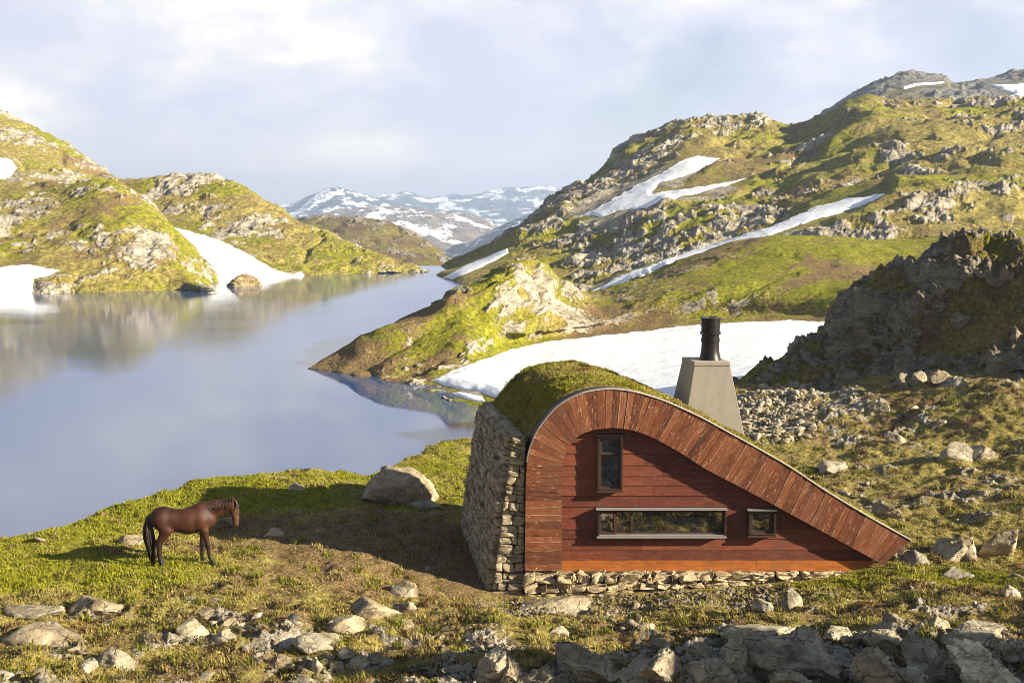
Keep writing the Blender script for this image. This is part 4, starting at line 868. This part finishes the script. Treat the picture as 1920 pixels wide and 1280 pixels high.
keep &= ~((gx_ > -0.9) & (gx_ < 9.2) & (gy_ > 26.1) & (gy_ < 31.6) & (gx_ - 0.0 > -(gy_ - 26) * 0.25 - 0.5) & (gx_ < 9.0 - (gy_ - 26) * 0.2))
gx_, gy_, mk, cl = gx_[keep], gy_[keep], mk[keep], cl[keep]
gz_ = glook(ZG, gx_, gy_); gn = glook(NG, gx_, gy_)
H = np.clip(0.022 + 0.045 * mk[:, 1] + 0.045 * cl, 0.012, 0.11)
def clumps(name, label, nc, per, rad, hr_, y0, y1, colr, test, seed):
    r = np.random.default_rng(seed); u = r.uniform(-.485, .485, nc); y = np.exp(r.uniform(math.log(y0), math.log(y1), nc)); x = u * y; m = glook(GM, x, y)
    k = test(x, y, m, r) & (y < np.interp(u, CU, CY) + 1) & ~((x > -1.4) & (x < 9.0) & (y > 25.9) & (y < 31.6)); x, y = x[k], y[k]; n = len(x); sz = r.uniform(.5, 1.4, n)
    X = np.repeat(x, per) + r.normal(0, 1, n * per) * np.repeat(rad * sz, per); Y = np.repeat(y, per) + r.normal(0, 1, n * per) * np.repeat(rad * sz, per)
    H_ = np.repeat(hr_ * sz, per) * r.uniform(.6, 1.2, n * per); c = np.repeat(np.array(colr)[r.integers(0, len(colr), n)], per, 0) * r.uniform(.7, 1.3, (n * per, 1))
    tag(grass_mesh(name, np.stack([X, Y, glook(ZG, X, Y)], -1), glook(NG, X, Y), H_, c, M_GRASS, 2, lean=1.0, seed=seed), label, name, kind='stuff')
clumps('tussocks', 'longer grass tussocks standing out of the short meadow grass', 2600, 26, .075, .10, 17, 50, [(.34, .28, .08), (.24, .21, .04), (.19, .19, .02), (.27, .20, .07)], lambda x, y, m, r: (m[:, 0] < .5) & (r.uniform(0, 1, len(x)) < .35 + .5 * m[:, 2]), 41)
clumps('heather', 'low dark brown heather clumps in the rough ground', 3000, 34, .11, .065, 17, 52, [(.085, .05, .02), (.06, .045, .018), (.12, .065, .022), (.07, .07, .02)], lambda x, y, m, r: (r.uniform(0, 1, len(x)) < np.clip(m[:, 2] * 1.3 - .25 - .6 * (m[:, 1] > .75), 0, 1)) & ~((np.abs(x + 4.2) < 4) & (np.abs(y - 29) < 4)), 42)
tag(grass_mesh('grass', np.stack([gx_, gy_, gz_], -1), gn, H, tint_of(mk, gr_), M_GRASS, 3, seed=3), 'short mountain grass over the meadow and the slope behind the hut', 'grass', kind='stuff')
ri = gr_.integers(0, TD, 42000); rj = gr_.integers(0, TN, 42000); rp = Gt[ri, rj] + gr_.normal(0, 0.02, (42000, 3)) * np.array([1, 1, 0]); rn = Gn[ri, rj]
rmk = gm[1:-1][ri, rj]; rc_ = tint_of(rmk, gr_)
keep = dv[ri] > 0.12
tg = grass_mesh('turf_grass', rp[keep], rn[keep] * 1.0, np.clip(0.03 + 0.04 * fbm(rp[keep] * 1.5, 4), 0.01, 0.08), rc_[keep], M_GRASS, 3, turf, seed=8); tg['kind'] = 'stuff'

# ------------------------------------------------------------------ rocks and boulders
def rock(px, py, w, h, label, mt=None, dep=0.85, rot=None, seed=None, cuts=13, flat=0.3, group=None, bury=1.0, name='boulder', cat='boulder', tilt=0.15, sub=4, rough=0.05, dmin=0.34):
    seed = int(px * 7 + py * 13) if seed is None else seed; r = np.random.default_rng(seed)
    p = on_ground(px, py); s = p.y / F; W_, H_ = w * s * 1.12, h * s * (0.66 if group == G_L else 0.86)
    V, Fc = rock_shape(seed, sub, cuts, rough, flat, dmin); a = rot if rot is not None else r.uniform(-.5, .5); c, sn = math.cos(a), math.sin(a)
    V = V * np.array([W_ / 2, W_ / 2 * dep, H_ * (1 + bury) / 2]); t = r.uniform(-tilt, tilt); V[:, 2] += V[:, 0] * t
    V = np.stack([V[:, 0] * c - V[:, 1] * sn, V[:, 0] * sn + V[:, 1] * c, V[:, 2]], -1)
    V[:, 0] *= (W_ / 2) / np.abs(V[:, 0]).max()
    me = raw_mesh(name, V, Fc, True); o = link(name, me, mt or M_ROCK)
    o.location = (p.x, p.y + W_ / 2 * dep * 0.8, p.z + H_ * (1 + bury) / 2 - H_ * bury)
    tag(o, label, cat, group); return o
G_M, G_L, G_R, G_F = 'boulders on the meadow', 'rocks of the lower left outcrop', 'rocks on the slope right of the hut', 'dark boulders along the bottom edge'
rock(746, 946, 138, 84, 'largest pale boulder on the meadow by the lake shore left of the hut', M_PALE, 0.75, 0.1, seed=57, group=G_M, flat=0.05, bury=0.45, dmin=0.62, cuts=9, tilt=0.02)
rock(795, 958, 84, 26, 'low dark rock at the right foot of the big pale boulder', None, 0.9, group=G_M)
rock(512, 1008, 46, 20, 'grey stone alone in the hut shadow right of the horse', None, 0.9, group=G_M)
rock(598, 1001, 24, 14, 'small stone in the middle of the hut shadow', None, 0.9, group=G_M)
rock(555, 922, 34, 16, 'small rock in the green grass on the crest above the lake', None, 0.9, group=G_M)
rock(412, 992, 62, 34, 'pale rock in the grass right behind the forelegs of the horse', M_PALE, 0.8, group=G_M)
rock(335, 1004, 60, 10, 'flat pale rock showing under the belly of the horse', M_PALE, 0.8, group=G_M)
rock(232, 1022, 64, 16, 'flat white rock left of the tail of the horse', M_PALE, 0.8, group=G_M)
rock(72, 1018, 30, 12, 'small dark rock on the shore at the left edge of the meadow', None, 0.9, group=G_M)
rock(178, 1158, 122, 44, 'long pale slab of bedrock in the grass at the lower left', M_PALE, 0.7, 0.1, group=G_L, flat=0.8)
rock(52, 1160, 112, 34, 'cracked bedrock slab at the left edge above the largest slab', None, 0.7, -0.1, group=G_L, flat=0.8)
rock(70, 1210, 170, 52, 'largest smooth grey slab at the left edge of the foreground', M_PALE, 0.6, 0.05, group=G_L, flat=0.8)
rock(212, 1250, 86, 42, 'dark-sided rock below the slabs at the lower left', None, 0.8, group=G_L)
rock(155, 1258, 46, 26, 'small dark rock left of the dark-sided rock at the lower left', None, 0.8, group=G_L)
rock(352, 1194, 68, 42, 'rounded rock at the left end of the foreground rock cluster', None, 0.8, group=G_L)
rock(385, 1162, 52, 26, 'pale stone at the top of the left rock cluster', M_PALE, 0.8, group=G_L)
rock(420, 1180, 46, 24, 'grey rock in the middle of the left rock cluster', M_PALE, 0.8, group=G_L)
rock(405, 1206, 60, 26, 'brownish rock at the foot of the left rock cluster', None, 0.8, group=G_L)
rock(480, 1160, 22, 20, 'bright white stone standing up right of the left rock cluster', M_WHITE, 0.8, group=G_L)
rock(452, 1176, 16, 16, 'small white stone below the upright white stone', M_WHITE, 0.8, group=G_L)
rock(695, 1162, 108, 54, 'broad flat-topped slab of rock below the hut shadow', M_PALE, 0.7, -0.2, group=G_L, flat=0.6)
rock(765, 1122, 76, 40, 'pointed pale rock above and right of the broad slab', M_PALE, 0.7, 0.3, group=G_L)
rock(757, 1150, 44, 34, 'angular rock against the right end of the broad slab', None, 0.8, group=G_L)
rock(622, 1190, 116, 34, 'low tilted slab left of the broad slab', M_PALE, 0.7, -0.3, group=G_L, flat=0.6)
rock(548, 1172, 40, 30, 'grey rock with a dark left side between the cluster and the tilted slab', None, 0.8, group=G_L)
rock(596, 1222, 96, 34, 'dark-edged rock in front of the tilted slab', None, 0.8, 0.3, group=G_L)
rock(752, 1178, 46, 14, 'thin white stone lying below the broad slab', M_PALE, 0.8, group=G_L)
rock(525, 1254, 54, 34, 'pale rock at the left of the lowest foreground cluster', M_PALE, 0.8, group=G_L)
rock(588, 1262, 34, 50, 'dark upright rock in the middle of the lowest foreground cluster', None, 0.8, group=G_L)
rock(632, 1262, 30, 52, 'split upright rock with a bright right side in the lowest cluster', M_PALE, 0.8, 0.6, group=G_L)
rock(668, 1262, 56, 40, 'grey rock at the right of the lowest foreground cluster', None, 0.8, group=G_L)
rock(555, 1292, 60, 30, 'grey rock at the bottom edge under the lowest cluster', None, 0.8, group=G_L)
rock(840, 1268, 46, 18, 'small dark stone in the grass left of the bottom boulders', None, 0.8, group=G_L)
rock(1050, 1152, 150, 26, 'low pale rock slab in the gravel just below the stone footing', M_PALE, 0.6, 0.0, group=G_L, flat=0.9)
rock(1046, 1192, 42, 26, 'dark stone in the grass below the low pale slab', None, 0.8, group=G_L)
# right of the hut
rock(1722, 1058, 62, 40, 'rock wedged under the low end of the curved roof', None, 0.8, group=G_R)
rock(1692, 1056, 34, 22, 'small pale stone at the tip of the curved roof', M_PALE, 0.8, group=G_R)
rock(1784, 1052, 64, 46, 'dark rock between the roof end and the large pale boulder', None, 0.8, group=G_R)
rock(1822, 1052, 66, 54, 'large pale boulder right of the roof end', M_PALE, 0.8, group=G_R)
rock(1888, 1046, 84, 62, 'pale boulder with a sheer left face at the right edge', M_PALE, 0.8, group=G_R)
rock(1796, 862, 64, 46, 'peaked rock casting a long shadow on the grassy slope', None, 0.8, group=G_R)
rock(1850, 862, 56, 28, 'broken grey rock right of the peaked rock on the slope', None, 0.8, group=G_R)
rock(1690, 832, 44, 18, 'pale flat stone on the slope left of the peaked rock', M_PALE, 0.8, group=G_R)
rock(1652, 775, 42, 24, 'pale pointed stone on the upper slope below the crag', M_PALE, 0.8, group=G_R)
rock(1614, 790, 34, 16, 'long pale stone left of the pointed stone below the crag', M_PALE, 0.8, group=G_R)
rock(1692, 730, 46, 34, 'blocky rock at the left of the cluster under the crag', M_PALE, 0.8, group=G_R)
rock(1722, 720, 40, 30, 'pale rock in the middle of the cluster under the crag', M_PALE, 0.8, group=G_R)
rock(1762, 722, 44, 30, 'pale rock at the right of the cluster under the crag', M_PALE, 0.8, group=G_R)
rock(1664, 978, 66, 34, 'pale lichen-covered rock beside the lower roof edge', M_PALE, 0.8, group=G_R)
rock(1766, 800, 36, 18, 'pale stone on the slope above the peaked rock', M_PALE, 0.8, group=G_R)
rock(1560, 890, 60, 26, 'dark low rock in the grass just above the roof edge', None, 0.8, group=G_R)
rock(1902, 660, 46, 90, 'sunlit pale rock fin at the right edge against the dark crag', M_PALE, 0.6, group=G_R, tilt=0.6)
rock(1492, 1140, 52, 44, 'jagged dark rock in the grass below the right end of the stone footing', None, 0.8, group=G_R)
rock(1440, 1148, 50, 26, 'low dark rock left of the jagged rock below the footing', None, 0.8, group=G_R)
rock(1800, 1088, 60, 20, 'low mossy rock in the grass right below the roof end', None, 0.8, group=G_R)
rock(1760, 1180, 56, 26, 'dark rock in the lower right grass above the bottom boulders', None, 0.8, group=G_R)
rock(1905, 1120, 40, 26, 'grey stone at the right edge below the sheer boulder', None, 0.8, group=G_R)
# dark boulders along the bottom
FR = [(916, 1290, 62, 66, 'dark boulder at the left end of the bottom boulders', None), (962, 1292, 56, 50, 'pale flat rock second from left among the bottom boulders', M_PALE), (1012, 1298, 70, 50, 'group of thin pale slabs beside the dark boulder at the bottom', M_PALE),
  (1120, 1292, 92, 64, 'dark blocky boulder at the bottom left of centre', None), (1072, 1240, 60, 34, 'pale stone above the dark blocky boulder', M_PALE), (1165, 1250, 46, 28, 'bright stone above the gap in the bottom boulders', M_PALE), (1192, 1294, 60, 48, 'rounded grey boulder right of the dark blocky boulder', None),
  (1236, 1222, 44, 30, 'small sunlit rock in the grass above the bottom boulders', M_PALE), (1250, 1284, 84, 60, 'dark boulder just left of the bottom centre-right crack', None), (1316, 1232, 36, 28, 'pale pointed stone above the middle of the bottom boulders', M_PALE),
  (1330, 1296, 90, 62, 'dark rock left of the biggest bottom boulder', None), (1395, 1278, 66, 76, 'tall tilted rock against the biggest bottom boulder', None), (1520, 1290, 204, 88, 'biggest bottom boulder, broad with a grey-green face', None),
  (1440, 1216, 120, 24, 'thin dark slab lying on top edge of the biggest bottom boulder', None), (1660, 1296, 104, 66, 'pale boulder right of the biggest bottom boulder', M_PALE), (1668, 1220, 76, 30, 'dark broken rock above the pale bottom boulder', None),
  (1760, 1284, 86, 84, 'dark upright boulder near the lower right corner', None), (1862, 1288, 122, 62, 'white crusted boulder in the lower right corner', M_WHITE), (1842, 1222, 110, 32, 'long dark rock above the white crusted boulder', None), (1718, 1300, 60, 46, 'dark rock between the pale and the upright bottom boulders', None),
  (1905, 1236, 50, 40, 'dark rock at the right edge above the white crusted boulder', None), (1580, 1206, 60, 26, 'dark stone above the right part of the biggest bottom boulder', None), (1480, 1310, 90, 40, 'dark rock at the bottom edge under the biggest boulder', None)]
for (x, y, w, h, lb, m_) in FR: rock(x, y, w * 1.22, h * 1.15, lb, m_, 0.9, group=G_F, flat=0.2, bury=0.8, cuts=16, rough=0.07, dmin=0.42, sub=5)
# rock islet in the lake at the foot of the far snow wedge
V, Fc = rock_shape(911, 5, 9, 0.07, 0.1, 0.6); p = at_z(450, 537, 0.0); V = V * np.array([2.7, 2.2, 1.8])
isl = link('rock_islet', raw_mesh('rock_islet', V, Fc), mat_rock('islet_rock', 1.6, (0.8, 0.7, 0.5), 0.6)); isl.location = (p.x, p.y + 2.0, 0.1)
tag(isl, 'small brown rock islet in the lake at the foot of the large snow wedge', 'islet')
# rubble nobody could count
PROTO = [rock_shape(500 + i, 2, 9, 0.05, 0.2) for i in range(12)]
def rubble(name, label, xs, ys_, sizes, mt, seed=0):
    r = np.random.default_rng(seed); vs = []; fs = []; b = 0; zs = glook(ZG, xs, ys_)
    for x, y, z, s in zip(xs, ys_, zs, sizes):
        V, Fc = PROTO[r.integers(0, 12)]; a = r.uniform(0, 6.28); c, sn = math.cos(a), math.sin(a)
        q = V * np.array([s * r.uniform(.7, 1.3), s * r.uniform(.6, 1.0), s * r.uniform(.35, .8)]) * 0.5; q[:, 2] += q[:, 0] * r.normal(0, .25)
        q = np.stack([q[:, 0] * c - q[:, 1] * sn, q[:, 0] * sn + q[:, 1] * c, q[:, 2]], -1) + np.array([x, y, z + s * 0.08])
        vs.append(q); fs.append(Fc + b); b += len(V)
    tag(link(name, raw_mesh(name, np.concatenate(vs), np.concatenate(fs), True), mt), label, name.replace('_', ' '), kind='stuff')
rr = np.random.default_rng(77)
def scat(n, px0, px1, py0, py1, z):
    a = np.array([tuple(at_z(rr.uniform(px0, px1), rr.uniform(py0, py1), z)) for _ in range(n)]); return a[:, 0], a[:, 1]
x, y = scat(1000, 1385, 1530, 735, 815, 4.1); rubble('scree', 'field of grey rubble behind the chimney below the crag', x, y, rr.lognormal(-2.0, 0.6, 1000).clip(.05, .6), M_ROCK, 1)
n_ = 4200; u_ = rr.uniform(-.48, .48, n_); y = np.exp(rr.uniform(math.log(18), math.log(46), n_)); x = u_ * y; m_ = glook(GM, x, y)
k_ = (m_[:, 0] + fbm(np.stack([x / 1.5, y / 1.5, x * 0 + 5], -1), 3) * 0.35 > 0.42) & ~((x > -1.5) & (x < 9.0) & (y > 25.6) & (y < 32)) & (y < np.interp(u_, CU, CY) - .5)
x, y = x[k_], y[k_]; rubble('loose_stones', 'loose stones scattered through the rough grass', x, y, rr.lognormal(-2.25, 0.6, len(x)).clip(.04, .45), M_PALE, 2)
x, y = scat(2600, 890, 1010, 1112, 1160, 3.05); rubble('gravel', 'pale gravel at the foot of the stone wall corner', x, y, rr.uniform(.02, .055, 2600), M_PALE, 3)
x, y = scat(2600, 960, 1480, 1100, 1160, 3.15); k_ = y < 26.0; rubble('rubble', 'small stone chips along the foot of the hut', x[k_], y[k_], rr.lognormal(-2.7, 0.5, k_.sum()).clip(.03, .2), M_PALE, 4)

# ------------------------------------------------------------------ horse
def surf_nets(Fv, org, h):
    ins = Fv < 0; nx, ny, nz = Fv.shape
    cn = [(i, j, k) for i in (0, 1) for j in (0, 1) for k in (0, 1)]
    sl_ = lambda o: Fv[o[0]:nx - 1 + o[0], o[1]:ny - 1 + o[1], o[2]:nz - 1 + o[2]]
    acc = np.zeros((nx - 1, ny - 1, nz - 1, 3)); cnt = np.zeros((nx - 1, ny - 1, nz - 1))
    for a in cn:
        for d in range(3):
            if a[d] == 0:
                b = list(a); b[d] = 1; fa, fb = sl_(a), sl_(b); cr = (fa < 0) != (fb < 0); t = np.where(cr, fa / np.where(cr, fa - fb, 1), 0)
                p = np.zeros(acc.shape) + np.array(a); p[..., d] += t; acc += p * cr[..., None]; cnt += cr
    act = cnt > 0; idx = np.full(act.shape, -1); idx[act] = np.arange(act.sum()); I = np.argwhere(act)
    V = (I + acc[act] / cnt[act][:, None]) * h + org; fs = []
    for d in range(3):
        e1, e2 = [(1, 2), (2, 0), (0, 1)][d]; s0 = [slice(1, -1)] * 3; s0[d] = slice(0, -1); s1 = [slice(1, -1)] * 3; s1[d] = slice(1, None)
        A_, B_ = ins[tuple(s0)], ins[tuple(s1)]; E = np.argwhere(A_ != B_); flip = A_[tuple(E.T)]; base = E.copy(); base[:, e1] += 1; base[:, e2] += 1
        def g(i, j): q = base.copy(); q[:, e1] -= i; q[:, e2] -= j; return idx[tuple(q.T)]
        q = np.stack([g(1, 1), g(0, 1), g(0, 0), g(1, 0)], -1); q[~flip] = q[~flip][:, ::-1]; fs.append(q)
    Fq = np.concatenate(fs); Fq = Fq[(Fq >= 0).all(1)]; return V, Fq
def sdf_body(caps, lo, hi, h, kdef=0.05):
    ax = [np.arange(l, u, h) for l, u in zip(lo, hi)]; X, Y, Z = np.meshgrid(*ax, indexing='ij'); D = np.full(X.shape, 9.0)
    for (a, b, ra, rb, sq, k) in caps:
        a = np.array(a, float); b = np.array(b, float); d = b - a; L = (d * d).sum() + 1e-9
        px, py, pz = X - a[0], (Y - a[1]), Z - a[2]
        t = np.clip((px * d[0] + py * d[1] + pz * d[2]) / L, 0, 1)
        q = np.sqrt((px - t * d[0])**2 + ((py - t * d[1]) / sq)**2 + (pz - t * d[2])**2) - (ra + (rb - ra) * t)
        k = k or kdef; hh = np.clip(0.5 + 0.5 * (D - q) / k, 0, 1); D = D * (1 - hh) + q * hh - k * hh * (1 - hh)
    return surf_nets(D, np.array(lo), h)
CAPS = []
def cap(a, b, ra, rb, sq=1.0, k=0.05): CAPS.append((a, b, ra, rb, sq, k))
cap((-.42, 0, 1.165), (-.14, 0, 1.10), .272, .255, .84, .07); cap((-.14, 0, 1.10), (.16, 0, 1.065), .255, .30, .88, .08); cap((.16, 0, 1.065), (.42, 0, 1.10), .30, .305, .80, .08)
cap((.42, 0, 1.10), (.62, 0, 1.08), .28, .20, .80, .08); cap((.25, 0, 1.27), (.47, 0, 1.33), .11, .13, .6, .1); cap((-.50, 0, 1.26), (-.36, 0, 1.29), .14, .14, .8, .08); cap((-.60, 0, 1.16), (-.5, 0, 1.2), .13, .18, .85, .08)
cap((.50, 0, 1.25), (.84, 0, 1.335), .235, .19, .50, .10); cap((.84, 0, 1.335), (1.16, 0, 1.40), .19, .125, .52, .08)
cap((1.19, 0, 1.42), (1.24, 0, 1.24), .095, .105, .68, .05); cap((1.24, 0, 1.25), (1.27, 0, 1.06), .115, .078, .66, .05); cap((1.27, 0, 1.06), (1.275, 0, .935), .076, .068, .85, .04); cap((1.26, 0, .93), (1.275, 0, .90), .055, .05, .9, .03)
for s in (-1, 1):
    cap((1.20, .055 * s, 1.49), (1.215, .075 * s, 1.60), .030, .008, .8, .02)
    cap((-.44, .10 * s, 1.12), (-.34, .15 * s, .90), .20, .135, .75, .08); cap((-.34, .15 * s, .90), (-.50, .145 * s, .60), .135, .070, .75, .06); cap((-.56, .14 * s, .58), (-.50, .14 * s, .53), .045, .05, .8, .04)
    cap((-.52, .14 * s, .54), (-.50, .14 * s, .20), .055, .044, .9, .03); cap((-.50, .14 * s, .20), (-.475, .14 * s, .12), .042, .045, .9, .03); cap((-.475, .14 * s, .12), (-.44, .14 * s, .05), .042, .05, 1, .02)
    fo = .17 if s < 0 else -.04
    cap((.46, .13 * s, 1.06), (.50 + fo * .2, .15 * s, .84), .16, .105, .75, .07); cap((.50 + fo * .2, .15 * s, .84), (.50 + fo * .6, .14 * s, .48), .088, .056, .9, .05); cap((.505 + fo * .6, .14 * s, .49), (.505 + fo * .6, .14 * s, .44), .052, .05, .95, .03)
    cap((.50 + fo * .6, .14 * s, .45), (.49 + fo * .9, .14 * s, .17), .049, .040, .9, .03); cap((.49 + fo * .9, .14 * s, .17), (.51 + fo, .14 * s, .11), .042, .042, .95, .02); cap((.51 + fo, .14 * s, .11), (.545 + fo, .14 * s, .05), .040, .05, 1, .02)
HV, HF = sdf_body(CAPS, (-.95, -.42, -.03), (1.5, .42, 1.68), 0.0125)
YAW = R(14); HP = on_ground(342, 1057); horse = empty('horse', (HP.x, HP.y, HP.z), YAW)
tag(horse, 'dark brown horse with long black tail standing on the meadow by the lake', 'horse')
# stand each foot on the ground: tilt the lower body to the local slope
def g_at(x, y): return gz(HP.x + x * math.cos(YAW) - y * math.sin(YAW), HP.y + x * math.sin(YAW) + y * math.cos(YAW)) - HP.z
gxs = np.array([g_at(a, b) for a, b in ((-.47, -.14), (-.47, .14), (.66, -.14), (.5, .14))])
Am = np.array([[1, -.47, -.14], [1, -.47, .14], [1, .66, -.14], [1, .5, .14]]); cf = np.linalg.lstsq(Am, gxs, rcond=None)[0]
def settle(V):
    V = np.array(V, float); w = np.clip((1.0 - V[:, 2]) / 1.0, 0, 1); V[:, 2] += cf[0] + cf[1] * V[:, 0] * 0.7 + cf[1] * 0.3 * V[:, 0] * w + cf[2] * V[:, 1] * w - 0.012; return V
def hcol(V):
    x, y, z = V.T; C = np.tile(np.array([0.050, 0.0155, 0.0068]), (len(V), 1))
    n = fbm(V * np.array([3.5, 3, 2.5]), 4)[:, None]; C = C * (1 + 0.55 * n)
    up = sstep(z, 1.25, 1.44)[:, None] * sstep(-x, -.3, .2)[:, None]; C = C * (1 - 0.55 * up)
    leg = sstep(-z, -.72, -.48)[:, None]; C = C * (1 - leg) + np.array([0.016, 0.010, 0.008]) * leg
    bel = sstep(-z, -.95, -.84)[:, None] * (1 - leg) * (np.abs(x) < .45)[:, None]; C = C * (1 - 0.3 * bel)
    hd = (sstep(x, 1.18, 1.26) * sstep(-z, -1.38, -1.28))[:, None]; C = C * (1 - .55 * hd) + np.array([.10, .048, .022]) * .55 * hd
    mz = (sstep(x, 1.2, 1.24) * sstep(-z, -.99, -.92))[:, None]; C = C * (1 - .6 * mz) + np.array([.05, .03, .022]) * .6 * mz
    return C
def mat_tint(name, rough, sp=0.4, sc=30, bs=0.15):
    m, nt, b = mat(name); at = nd(nt, 'ShaderNodeAttribute', attribute_name='tint'); lk(nt, at.outputs['Color'], b.inputs['Base Color']); b.inputs['Roughness'].default_value = rough; b.inputs['Specular IOR Level'].default_value = sp
    t = nd(nt, 'ShaderNodeTexCoord'); bump(nt, b, noise(nt, mapping(nt, t.outputs['Object'], (1, 1, 0.35)), sc, 4), bs, 0.02); return m
M_COAT = mat_tint('horse_coat', 0.55, 0.28, 55, 0.35); M_HAIR = mat_tint('horse_hair', 0.5, 0.4, 60, 0.5); M_HOOF = mat_plain('hoof_horn', (0.03, 0.025, 0.02), 0.5)
me = raw_mesh('body', settle(HV), HF); set_col(me, 'tint', hcol(HV)); body = link('body', me, M_COAT, horse)
sm_ = body.modifiers.new('smooth', 'SMOOTH'); sm_.iterations = 3; sm_.factor = 0.5
def hair(name, strands, c0, c1, rad, seed, n=5):
    r = np.random.default_rng(seed); mb = MB(); C = []
    for pts in strands:
        m = len(pts); rd = [rad * r.uniform(.7, 1.3) * (1 - 0.75 * (i / (m - 1)) ** 2) for i in range(m)]; c = r.uniform(0, 1); b0 = len(mb.v); mb.tube(pts, rd, n); C += [tuple(np.array(c0) * (1 - c) + np.array(c1) * c)] * (len(mb.v) - b0)
    V = settle(np.array([tuple(v) for v in mb.v])); me = bpy.data.meshes.new(name); me.from_pydata(V.tolist(), [], mb.f); me.update(); set_col(me, 'tint', np.array(C)); me.polygons.foreach_set('use_smooth', np.full(len(me.polygons), True))
    return link(name, me, M_HAIR, horse)
hr = np.random.default_rng(9); st_ = []
for i in range(95):
    a = hr.uniform(0, 6.28); q = math.sqrt(hr.uniform(0, 1)); e = hr.uniform(0.08, 0.35)
    st_.append([(-.66 + .02 * math.cos(a), .02 * math.sin(a) * q, 1.29), (-.74 + .05 * q * math.cos(a), .05 * q * math.sin(a), 1.18), (-.755 + .11 * q * math.cos(a), .10 * q * math.sin(a), .95), (-.735 + .135 * q * math.cos(a), .12 * q * math.sin(a), .65 + .1 * e), (-.70 + .10 * q * math.cos(a) + hr.normal(0, .012), .09 * q * math.sin(a), .38 + .3 * e * 0.5), (-.68 + .06 * q * math.cos(a) + hr.normal(0, .02), .06 * q * math.sin(a), e * 0.6)])
hair('tail', st_, (.012, .008, .007), (.03, .018, .013), .02, 1)
st_ = []
for i in range(240):
    f = i / 239; x = .46 + f * .70; z = 1.445 + f * .075 + .01 * hr.normal(); sd = 1 if hr.uniform() < .75 else -1
    st_.append([(x, 0, z), (x + hr.normal(0, .01), sd * .05, z + .012), (x + hr.normal(0, .02), sd * .10, z - .07), (x + hr.normal(0, .03), sd * .115, z - hr.uniform(.12, .26))])
hair('mane', st_, (.02, .011, .008), (.05, .02, .011), .008, 2)
st_ = []
for i in range(30):
    y0 = hr.normal(0, .03); st_.append([(1.20, y0 * .5, 1.53), (1.27 + hr.normal(0, .008), y0, 1.50), (1.315 + hr.normal(0, .012), y0 * 1.6, 1.40), (1.335 + hr.normal(0, .02), y0 * 2, hr.uniform(1.24, 1.34))])
hair('forelock', st_, (.03, .016, .01), (.12, .06, .03), .008, 3)
for (x, y) in ((-.44, -.14), (-.44, .14), (.545 + .17, -.14), (.545 - .04, .14)):
    mb = MB(); mb.lathe(x, y, [(.062, 0), (.060, .02), (.046, .075)], 16); me_v = settle(np.array([tuple(v) for v in mb.v])); me = bpy.data.meshes.new('hoof'); me.from_pydata(me_v.tolist(), [], mb.f); me.polygons.foreach_set('use_smooth', np.full(len(me.polygons), True)); link('hoof', me, M_HOOF, horse)
M_EYE = mat_plain('horse_eye', (0.008, 0.006, 0.005), 0.1)
for s in (-1, 1):
    V, Fc = ico(2); V = settle(V * .022 + np.array([1.245, s * .066, 1.30])); link('eye', raw_mesh('eye', V, Fc), M_EYE, horse)

# ------------------------------------------------------------------ the air that fades the far fells
def haze():
    m = bpy.data.materials.new('haze'); m.use_nodes = True; nt = m.node_tree; nt.nodes.clear()
    o = nd(nt, 'ShaderNodeOutputMaterial'); v = nd(nt, 'ShaderNodeVolumePrincipled'); v.inputs['Color'].default_value = (0.60, 0.75, 1.0, 1)
    v.inputs['Density'].default_value = 0.00026; v.inputs['Anisotropy'].default_value = 0.2; lk(nt, v.outputs[0], o.inputs['Volume'])
    mb = MB(); mb.box((0, 3180, -15), (10400, 6640, 352)); h = mb.build('haze', m); tag(h, 'thin blue haze over the far fells', 'haze', kind='stuff'); h.visible_shadow = True
haze()
